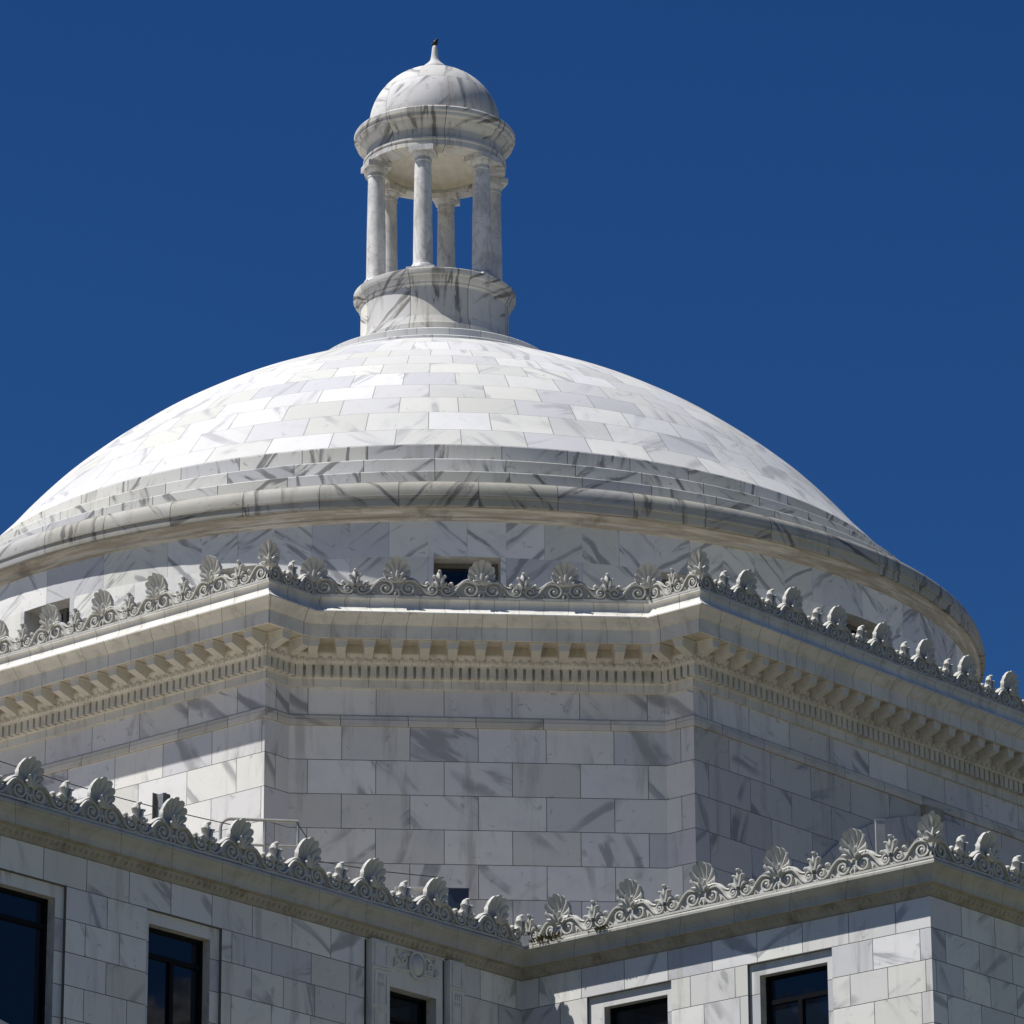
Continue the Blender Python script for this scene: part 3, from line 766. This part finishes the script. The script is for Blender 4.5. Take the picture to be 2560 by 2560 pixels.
for k in range(0, 25):
    t = R(90*k/24*0.985); cp.append((1.405*math.cos(t), 3.84+1.35*math.sin(t)))
lathe('cupola', cp, M['cupola'], lb, n=96, sharp=50, uvN=6, a0=0.35)
lathe('finial', [(0.275, 5.13), (0.285, 5.215), (0.275, 5.24), (0.235, 5.285), (0.175, 5.34), (0.125, 5.39), (0.095, 5.44), (0.08, 5.52), (0.067, 5.63), (0.058, 5.72), (0.045, 5.765), (0.02, 5.785), (0.002, 5.79)], M['cupola'], lb, n=32, sharp=60)
CR = 1.305
def column(az):
    x, y = CR*math.sin(R(az)), -CR*math.cos(R(az))
    pr = [(0.275, 0.0), (0.275, 0.07), (0.27, 0.085), (0.255, 0.135), (0.235, 0.155), (0.222, 0.165), (0.215, 0.20), (0.207, 0.235)]
    H0, H1 = 0.235, 2.50
    for k in range(1, 9):
        t = k/8; pr.append((0.207-0.030*t**1.5, H0+(H1-H0)*t))
    pr += [(0.190, 2.51), (0.190, 2.545), (0.178, 2.555), (0.178, 2.60), (0.20, 2.615), (0.235, 2.665), (0.245, 2.69), (0.245, 2.70)]
    mb = MB(); n = 24; vert = []; fs = []
    for r, z in pr:
        for i in range(n): vert.append((x+r*math.sin(2*math.pi*i/n), y-r*math.cos(2*math.pi*i/n), z+ZS-0.02))
    for j in range(len(pr)-1):
        for i in range(n): fs.append((j*n+i, j*n+(i+1) % n, (j+1)*n+(i+1) % n, (j+1)*n+i))
    mb.add(vert, fs)
    ca, sa = math.cos(R(az)), math.sin(R(az))
    def sq(px, py, z): return (x+px*ca-py*sa*-1*-1, y+px*sa+py*ca*1, z+ZS)
    mb.box(sq, -0.262, 0.262, -0.262, 0.262, 2.68, 2.802)
    mb.box(sq, -0.30, 0.30, -0.30, 0.30, -0.03, 0.03)
    mb.obj('column', M['column'], lb, 35)
for k in range(6): column(-14.6+60*k)

# ------------------------------------------------------------------ wings
ZWALL = -19.97; ROW = 0.476; ZROOF = -19.55
wpath = [(-38.0, VR), (W, VR), (W, W), (46.0, W), (46.0, -38.0), (-38.0, -38.0)]
if not mitre(wpath, True)[1][0]*1 > 0: wpath = list(reversed(wpath))
fL = lambda s, d_, z: uv3(s, W+d_, z)      # left wing, faces right-front
fR = lambda s, d_, z: uv3(W+d_, s, z)      # right wing, faces left-front (sunlit)
fS = lambda s, d_, z: uv3(s, VR+d_, z)     # return wall on the right
# windows: outer recess (s0,s1), opening (o0,o1), top levels
ZR0, ZO0, ZBOT = -20.452, -20.64, -22.88
winL = [(24.69, 27.1), (21.50, 23.07), (28.75, 30.35), (32.1, 33.7), (35.5, 37.1)]
winR = [(16.02, 17.69), (19.16, 20.75)]
relief_hole = (16.73, 17.86, -22.9, -20.63)
def wall_obj(fn, s0, s1, holes, uref):
    mb = MB(); wall(mb, fn, s0, s1, -ZS, ZWALL, holes, vref=ZWALL-ROW*60, uref=uref)
    return mb.obj('wing_wall', M['wing'], B)
hL = [(x0, x1, ZBOT, ZR0) for x0, x1 in winL] + [(16.19, 18.33, -23.2, ZWALL-0.0)]
hR = [(x0, x1, ZBOT, ZR0) for x0, x1 in winR]
hL[-1] = (16.54, 18.385, -23.2, -20.0)
wall_obj(fL, W, 46.0, hL, 0.22); wall_obj(fR, W, VR, hR, 0.43); wall_obj(fS, -38.0, W, [], 0.15)
mb = MB()
for p, q in (((46, W), (46, -38)), ((46, -38), (-38, -38)), ((-38, -38), (-38, VR))):
    mb.face([uv3(p[0], p[1], -ZS), uv3(q[0], q[1], -ZS), uv3(q[0], q[1], ZWALL), uv3(p[0], p[1], ZWALL)], [(0, 0), (40, 0), (40, 20), (0, 20)])
mb.obj('wing_wall', M['wing'], B)
def wing_window(fn, x0, x1, inn, mull, transom=0.41):
    """stepped marble surround, deep reveal, dark metal sash."""
    st = -0.055; rv = -0.29
    o0, o1 = x0+inn[0], x1-inn[1]; zt = ZO0
    mb = MB()
    U4 = lambda a_, b_, c_, d_: [(a_, c_), (b_, c_), (b_, d_), (a_, d_)]
    # step faces lack UVs: the dark joint colour paints shade along them
    for s in (x0, x1):
        mb.face([fn(s, 0, ZBOT), fn(s, st, ZBOT), fn(s, st, ZR0), fn(s, 0, ZR0)])
    mb.face([fn(x0, 0, ZR0), fn(x1, 0, ZR0), fn(x1, st, ZR0), fn(x0, st, ZR0)])
    mb.face([fn(x0, 0, ZBOT), fn(x1, 0, ZBOT), fn(x1, st, ZBOT), fn(x0, st, ZBOT)])
    vr = ZWALL-ROW*60
    for s0, s1, z0, z1 in ((x0, o0, ZBOT, ZR0), (o1, x1, ZBOT, ZR0), (o0, o1, zt, ZR0)):
        mb.face([fn(s0, st, z0), fn(s1, st, z0), fn(s1, st, z1), fn(s0, st, z1)], [(s0+5, z0-vr), (s1+5, z0-vr), (s1+5, z1-vr), (s0+5, z1-vr)])
    S = mb.obj('window', M['frame'], B)
    r = MB()
    for s in (o0, o1): r.face([fn(s, st, ZBOT), fn(s, rv, ZBOT), fn(s, rv, zt), fn(s, st, zt)])
    r.face([fn(o0, st, zt), fn(o1, st, zt), fn(o1, rv, zt), fn(o0, rv, zt)])
    r.face([fn(o0, st, ZBOT), fn(o1, st, ZBOT), fn(o1, rv, ZBOT), fn(o0, rv, ZBOT)])
    r.obj('reveal', M['reveal'], S)
    f = MB(); fy0, fy1 = rv+0.02, rv+0.09
    def bar(s0, s1, z0, z1, y1=fy1): f.box(fn, s0, s1, fy0, y1, z0, z1)
    bar(o0, o1, zt-0.05, zt); bar(o0, o0+0.055, ZBOT, zt); bar(o1-0.055, o1, ZBOT, zt)
    bar(o0+.055, o1-.055, zt-transom-0.035, zt-transom+0.035, fy1-0.004); mc = o0+(o1-o0)*mull
    bar(mc-0.04, mc+0.04, ZBOT, zt-transom-0.035, fy1-0.002)
    f.obj('sash_frame', M['bronze'], S)
    for s0, s1, z0, z1 in ((o0+.055, o1-.055, zt-transom+.035, zt-.05), (o0+.055, mc-.04, ZBOT, zt-transom-.035), (mc+.04, o1-.055, ZBOT, zt-transom-.035)):
        g_ = MB(); y_ = rv+0.045
        g_.face([fn(s0, y_, z0), fn(s1, y_, z0), fn(s1, y_, z1), fn(s0, y_, z1)]); g_.obj('pane', M['glass'], S)
wing_window(fL, winL[0][0], winL[0][1], (0.17, 0.17), 0.5); wing_window(fL, winL[1][0], winL[1][1], (0.19, 0.10), 0.5)
for w0, w1 in winL[2:]: wing_window(fL, w0, w1, (0.19, 0.10), 0.5)
wing_window(fR, winR[0][0], winR[0][1], (0.30, 0.12), 0.5); wing_window(fR, winR[1][0], winR[1][1], (0.19, 0.13), 0.5)

# relief bay on the left wing: pilasters, carved panel, window
RB = MB(); pj = 0.11
for s0, s1 in ((17.93, 18.33), (16.195, 16.54)):
    RB.box(fL, s0, s1, -0.02, pj, -23.2, -19.99)
    # sunk panels with a leaf on top
    for z0, z1 in ((-20.40, -20.03), (-21.0, -20.47), (-21.75, -21.07), (-22.6, -21.82)):
        w_ = 0.035
        RB.box(fL, s0+0.05, s0+0.05+w_, pj, pj+0.018, z0, z1); RB.box(fL, s1-0.05-w_, s1-0.05, pj, pj+0.018, z0, z1)
        RB.box(fL, s0+0.05+w_, s1-0.05-w_, pj, pj+0.018, z1-w_, z1); RB.box(fL, s0+0.05+w_, s1-0.05-w_, pj, pj+0.018, z0, z0+w_)
    cxm = (s0+s1)/2
    for k in (-1, 0, 1):
        RB.ball((cxm+k*0.045, pj+0.005, -20.56), (0.018, 0.02, 0.05), 6, 5, fn=lambda x, y, z: fL(x, y, z))
        RB.ball((cxm+k*0.055, pj+0.005, -20.68), (0.016, 0.016, 0.04), 6, 5, fn=lambda x, y, z: fL(x, y, z))
    RB.box(fL, s0-0.012, s1+0.012, pj-0.01, pj+0.03, -20.445, -20.415)
pil = RB.obj('relief_bay', M['carved'], B, 40)
pm = MB(); pd = 0.01
wall(pm, lambda s, d_, z: fL(s, pd, z), 16.60, 17.93, -23.2, -19.99, [(16.75, 17.83, -23.0, -20.63)], vref=-25.0)
pm.box(fL, 16.60, 17.93, pd, 0.05, -20.005, -19.975)
# cartouche and scrolls
fb = lambda x, y, z: fL(x, y, z)
pm.ball((17.22, pd, -20.20), (0.15, 0.10, 0.175), 14, 10, fn=fb)
pm.tube([fL(17.22+0.175*math.cos(R(t)), pd+0.03, -20.20+0.205*math.sin(R(t))) for t in range(0, 361, 20)], 0.026, 6)
for sg in (-1, 1):
    for c_, r0, k0 in (((0.30, -20.17), 0.075, 0), ((0.47, -20.24), 0.055, 1), ((0.42, -20.08), 0.04, 2)):
        pts = []
        for k in range(20):
            t = k/19; an = R(40+480*t)*sg; rr = r0*(1-0.8*t)
            pts.append(fL(17.22+sg*c_[0]+rr*math.cos(an), pd+0.018, c_[1]+rr*math.sin(an)))
        pm.tube(pts, 0.022, 5)
    pm.tube([fL(17.22+sg*x_, pd+0.015, z_) for x_, z_ in ((0.16, -20.32), (0.26, -20.31), (0.38, -20.33), (0.52, -20.30))], 0.022, 5)
    pm.tube([fL(17.22+sg*x_, pd+0.015, z_) for x_, z_ in ((0.17, -20.07), (0.24, -20.05), (0.34, -20.10), (0.40, -20.16))], 0.024, 5)
pm.obj('carved_panel', M['carved'], pil, 40)
rr_ = MB(); o0, o1, zt, rv = 16.75, 17.83, -20.63, -0.27
for s in (o0, o1): rr_.face([fL(s, pd, -23.0), fL(s, rv, -23.0), fL(s, rv, zt), fL(s, pd, zt)])
rr_.face([fL(o0, pd, zt), fL(o1, pd, zt), fL(o1, rv, zt), fL(o0, rv, zt)])
rr_.obj('reveal', M['reveal'], pil)
gg = MB(); gg.face([fL(o0, rv+.01, -23), fL(o1, rv+.01, -23), fL(o1, rv+.01, zt), fL(o0, rv+.01, zt)]); gg.obj('pane', M['glass'], pil)
ff = MB(); ff.box(fL, o0, o1, rv+.02, rv+.08, zt-.05, zt); ff.box(fL, o0, o0+.05, rv+.02, rv+.08, -23, zt); ff.box(fL, o1-.05, o1, rv+.02, rv+.08, -23, zt); ff.box(fL, o0, o1, rv+.02, rv+.075, zt-0.45, zt-0.40)
ff.obj('sash_frame', M['bronze'], pil)
# curved hood at the foot of the far left window
hd = MB(); npt = 14
for k in range(npt):
    t0, t1 = k/npt, (k+1)/npt
    hz = lambda t: -22.60 - 0.42*(1-t)**2.2 + 0.02*t
    su = lambda t: 25.36 + 2.6*t
    hd.face([fL(su(t0), 0.0, hz(t0)), fL(su(t1), 0.0, hz(t1)), fL(su(t1), 0.45, hz(t1)), fL(su(t0), 0.45, hz(t0))])
    hd.face([fL(su(t0), 0.45, hz(t0)), fL(su(t1), 0.45, hz(t1)), fL(su(t1), 0.45, -23.4), fL(su(t0), 0.45, -23.4)])
hd.obj('window_hood', M['reveal'], B, 40)

# ---- wing cornices (one per wall) with their cresting
wprof = [(0.0, ZWALL), (0.028, ZWALL+0.001), (0.03, ZWALL+0.03), (0.05, ZWALL+0.045), (0.085, ZWALL+0.10), (0.10, ZWALL+0.135), (0.135, ZWALL+0.14), (0.135, ZWALL+0.155)]
cprof = [(0.135, ZWALL+0.155), (0.185, -19.815), (0.185, -19.79), (0.192, -19.74), (0.215, -19.69), (0.255, -19.65), (0.295, -19.62), (0.315, -19.595), (0.332, -19.59), (0.335, -19.555), (0.325, -19.53), (0.24, -19.522), (0.16, -19.52), (0.16, -19.8)]
wm = mitre(wpath, True)
def wing_cornice(i, name='wing_cornice'):
    p, q = wpath[i], wpath[(i+1) % len(wpath)]; L = math.hypot(q[0]-p[0], q[1]-p[1]); d = ((q[0]-p[0])/L, (q[1]-p[1])/L); nrm = (-d[1], d[0])
    m0, m1 = wm[i], wm[(i+1) % len(wpath)]
    def seg_(prof, bandv):
        mb = MB()
        for j in range(len(prof)-1):
            (oa, za), (ob, zb) = prof[j], prof[j+1]
            P = lambda pt, m_, o, z: uv3(pt[0]+m_[0]*o, pt[1]+m_[1]*o, z)
            mb.face([P(p, m0, oa, za), P(q, m1, oa, za), P(q, m1, ob, zb), P(p, m0, ob, zb)], [(0, .3), (L, .3), (L, .7), (0, .7)])
        return mb
    o = seg_(cprof, 1).obj('wing_cornice', M['wcor'], B)
    bm_ = seg_(wprof, 1)
    k0, k1 = m0[0]*d[0]+m0[1]*d[1], m1[0]*d[0]+m1[1]*d[1]
    s0, s1 = k0*0.07, L+k1*0.07; n = int((s1-s0)/0.115)
    cam_n = n if L < 45 else n
    fn = lambda x, y, z: uv3(p[0]+d[0]*x+nrm[0]*y, p[1]+d[1]*x+nrm[1]*y, z)
    for k in range(n):
        x = s0+(s1-s0)*(k+0.5)/n
        u_ = p[0]+d[0]*x
        if u_ > 44 or u_ < -4: continue
        bm_.ball((x, 0.068, ZWALL+0.085), (0.032, 0.03, 0.045), 5, 4, fn=fn)
    bm_.obj('egg_moulding', M['wbed'], o, 40)
    return o, p, d, nrm, L, k0, k1
HSW = 0.95
OW = 0.27; ZWC = -19.521
idx = {}
for i in range(len(wpath)):
    p, q = wpath[i], wpath[(i+1) % len(wpath)]
    if {p, q} == {(W, VR), (W, W)}: idx['R'] = i
    if {p, q} == {(W, W), (46.0, W)}: idx['L'] = i
    if {p, q} == {(-38.0, VR), (W, VR)}: idx['S'] = i
for key in 'RLS':
    o, p, d, nrm, L, k0, k1 = wing_cornice(idx[key])
    # palmette coordinates along the running axis -> s
    if key == 'R':
        cs = [VR+OW - 1.424*k for k in range(6)]; tos = lambda c: (c-p[1])/d[1]
    elif key == 'L':
        cs = [15.64+1.447*k for k in range(20)]; tos = lambda c: (c-p[0])/d[0]
    else:
        cs = [W+OW - 1.44*k for k in range(15)]; tos = lambda c: (c-p[0])/d[0]
    pos = sorted(tos(c) for c in cs)
    if key == 'R':
        first_is_corner = abs(tos(VR+OW)-pos[0]) < 1e-6
        ends = ('corner', 0.60) if first_is_corner else (0.60, 'corner')
    elif key == 'L':
        first = abs(tos(15.64)-pos[0]) < 1e-6
        ends = (0.58, None) if first else (None, 0.58)
    else:
        first = abs(tos(W+OW)-pos[0]) < 1e-6
        ends = ('corner', None) if first else (None, 'corner')
    crest(o, p, d, nrm, pos, OW, ZWC, HSW, ends)
    if key == 'R': corner_palm(o, W+OW, VR+OW, ZWC, HSW)
mb = MB(); mb.face([uv3(-38, -38, ZROOF-0.02), uv3(46, -38, ZROOF-0.02), uv3(46, W, ZROOF-0.02), uv3(-38, W, ZROOF-0.02)]); mb.obj('wing_roof', M['roof'], B)
mb = MB(); mb.face([uv3(-38, W, ZROOF-0.02), uv3(W, W, ZROOF-0.02), uv3(W, VR, ZROOF-0.02), uv3(-38, VR, ZROOF-0.02)]); mb.obj('wing_roof', M['darkroof'], B)  # unseen roof half, split off and darkened to hold back bounce light

# ------------------------------------------------------------------ things on the roof
def tubeobj(name, pts, r, mat, parent=None, n=8):
    mb = MB(); mb.tube([uv3(*p) for p in pts], r, n); return mb.obj(name, mat, parent, 40)
def rel(ob, loc):                    # give a mesh built in world space an origin at its base
    ob.data.transform(Matrix.Translation(-Vector(loc))); ob.location = loc
HR0, HR1 = (19.54, 12.80), (18.66, 13.56)
hr = thing('handrail', 'bent grey tubular handrail standing on the wing roof before the lit wall', 'handrail', uv3(19.1, 13.2, ZROOF))
def hp(t, z): return (HR0[0]+(HR1[0]-HR0[0])*t, HR0[1]+(HR1[1]-HR0[1])*t, z)
inv = Matrix.Translation(-Vector(hr.location))
def hpart(name, pts, r):
    o = tubeobj(name, pts, r, M['gpaint'], hr); o.data.transform(inv); return o
top = [hp(-0.03, ZROOF-.01), hp(-0.03, -18.15), hp(-0.02, -18.09), hp(0.01, -18.04), hp(0.05, -18.01), hp(0.10, -18.0), hp(0.55, -18.0), hp(1.0, -18.0)]
hpart('top_rail', top, 0.026)
hpart('lower_rail', [hp(-0.02, -18.40), hp(1.0, -18.40)], 0.022)
for t in (0.555, 0.995): hpart('post', [hp(t, ZROOF-.01), hp(t, -18.02)], 0.026)
# perforated channel post
cpt = thing('channel_post', 'perforated steel channel post standing behind the left roof cresting', 'post', uv3(21.3, 13.2, ZROOF))
fn = lambda x, y, z: uv3(21.30+y, 13.2-x, z)       # y faces the sun side
hh = -18.06; ti = Matrix.Translation(-Vector(cpt.location))
mb = MB(); mb.box(fn, -0.10, 0.10, -0.006, 0.006, ZROOF-.02, hh); o = mb.obj('web', M['steel'], cpt); o.data.transform(ti)
for sg in (-1, 1):
    mb = MB(); mb.box(fn, sg*0.108-0.007, sg*0.108+0.007, -0.075, 0.075, ZROOF-.02, hh+0.02*sg)
    mb.box(fn, sg*0.085-0.018, sg*0.085+0.018, -0.09, -0.078, ZROOF-.02, hh+0.02*sg)
    o = mb.obj('flange', M['paint'], cpt); o.data.transform(ti)
o = MB(); o.box(lambda x, y, z: uv3(13.98+x*Q+y*Q, 13.7+x*-Q+y*Q, z), -0.055, 0.055, -0.05, 0.05, ZROOF-.02, -18.28)
o = o.obj('roof_post', M['reveal']); rel(o, uv3(13.98, 13.7, ZROOF)); tag(o, 'grey square post on the roof beside the thin white rod', 'post')
o = MB(); o.box(lambda x, y, z: uv3(13.7+x*Q+y*Q, 20.98-x*Q+y*Q, z), -0.07, 0.07, -0.05, 0.05, ZROOF-.02, -18.33); o.box(lambda x, y, z: uv3(13.7+x*Q+y*Q, 20.98-x*Q+y*Q, z), -0.075, 0.075, -0.055, 0.055, -18.33, -18.31)
o = o.obj('roof_post', M['gpaint']); rel(o, uv3(13.7, 20.98, ZROOF)); tag(o, 'pale flat post behind the sunlit cresting near its right corner', 'post')
o = tubeobj('lightning_rod', [(13.9, 13.6, ZROOF-.02), (13.9, 13.6, -18.37)], 0.009, M['white'], n=6); rel(o, uv3(13.9, 13.6, ZROOF)); tag(o, 'thin white rod rising where the two roof crestings meet', 'rod')
# floodlight: dark housing with white louvred side
fl_ = thing('floodlight', 'dark blue box floodlight with pale louvred frame behind the left cresting', 'floodlight', uv3(15.0, 13.2, ZROOF))
inv2 = Matrix.Translation(-Vector(fl_.location))
fnF = lambda x, y, z: uv3(15.0-x*Q+y*Q, 13.5+x*Q+y*Q, z)   # x to screen right, y away... 
def fpart(name, mb, mat):
    o = mb.obj(name, mat, fl_); o.data.transform(inv2); return o
mb = MB(); mb.box(fnF, -0.06, 0.27, -0.10, 0.10, -18.66, -18.36)
mb.box(fnF, -0.07, 0.28, -0.12, 0.12, -18.36, -18.34)
fpart('housing', mb, M['navy'])
mb = MB()
for k in range(4): mb.box(fnF, -0.88, -0.16, -0.05+0.02*k, -0.03+0.02*k, -18.57+0.06*k, -18.55+0.06*k)
for x in (-0.88, -0.64, -0.40, -0.17): mb.box(fnF, x, x+0.025, -0.06, 0.05, -18.66, -18.34)
mb.box(fnF, -0.90, -0.135, -0.07, 0.06, -18.34, -18.31)
fpart('louvre', mb, M['white'])
mb = MB(); mb.box(fnF, 0.1, 0.2, -0.04, 0.04, ZROOF-.02, -18.66); mb.box(fnF, -0.5, -0.44, -0.03, 0.03, ZROOF-.02, -18.63); fpart('bracket', mb, M['bronze'])
# cables
def cable(pts, label, r=0.008):
    o = tubeobj('cable', pts, r, M['cable'], n=5); rel(o, uv3(*pts[0])); tag(o, label, 'cable')
pts = []
for k in range(13):
    t = k/12; pts.append((26.5-6.6*t, W-0.95, -18.47+0.05*t-0.10*math.sin(math.pi*t)))
cable(pts, 'thin black cable slung behind the left roof cresting to the handrail')
cable([(18.85, 13.7, -18.08), (18.7, 13.7, -18.2), (18.45, 13.7, -18.42), (18.3, 13.7, -18.55)], 'short black cable end hanging right of the handrail')
cable([(18.2, 13.6, -18.55), (16.8, 13.6, -18.42), (15.3, 13.6, -18.22)], 'thin black cable running from handrail to the dark blue floodlight')
# the bird on top of the finial
bd = MB()
bz = 5.79+ZS
bd.ball((0.012, 0.0, bz+0.062), (0.058, 0.062, 0.060), 12, 9)
bd.ball((0.040, -0.02, bz+0.118), (0.036, 0.036, 0.034), 10, 8)
bd.tube([(0.07, -0.03, bz+0.118), (0.095, -0.04, bz+0.112)], lambda t: 0.012*(1-t)+0.002, 5)
bd.tube([(-0.02, 0.02, bz+0.06), (-0.055, 0.045, bz+0.04), (-0.068, 0.05, bz+0.012)], lambda t: 0.03*(1-0.4*t), 6, flat=0.5)
for sx in (-0.015, 0.02): bd.tube([(sx, 0.0, bz+0.02), (sx, -0.004, bz-0.004)], 0.005, 5)
o = bd.obj('perched_bird', M['bird'], None, 60); rel(o, (0, 0, bz)); tag(o, 'small black bird perched on the tip of the lantern finial', 'bird')
# weeds growing in the wing cresting
def weed(v0, z0, n, w_, h_, label):
    mb = MB(); rnd = random.Random(int(v0*100)); mb.box(lambda x, y, z: uv3(W+y, x, z), v0-2.7*w_, v0+2.7*w_, 0.30, 0.33, z0-0.004, z0+0.007)
    for k in range(n):
        x = v0 + max(-2.6*w_, min(2.6*w_, rnd.gauss(0, w_))); hgt = h_*rnd.uniform(0.4, 1.0); o_ = 0.30+rnd.uniform(0, 0.05); lx = rnd.uniform(-0.08, 0.08); ww = rnd.uniform(0.01, 0.022)
        b0 = uv3(W+o_, x, z0); m1 = uv3(W+o_+0.03, x+lx*0.6, z0+hgt*0.7); t_ = uv3(W+o_+0.06, x+lx, z0+hgt*rnd.uniform(0.6, 1.0))
        mb.face([b0, uv3(W+o_+0.02, x+lx*0.5-ww, z0+hgt*0.55), t_, uv3(W+o_+0.02, x+lx*0.5+ww, z0+hgt*0.55)])
    o = mb.obj('weed', M['leaf']); rel(o, uv3(W+0.3, v0, z0)); tag(o, label, 'plant')
weed(15.50, -19.535, 46, 0.13, 0.17, 'dry olive weeds rooted in the sunlit cresting nearest the inner corner')
weed(16.58, -19.535, 26, 0.09, 0.09, 'low tuft of dark weeds under the second sunlit palmette')
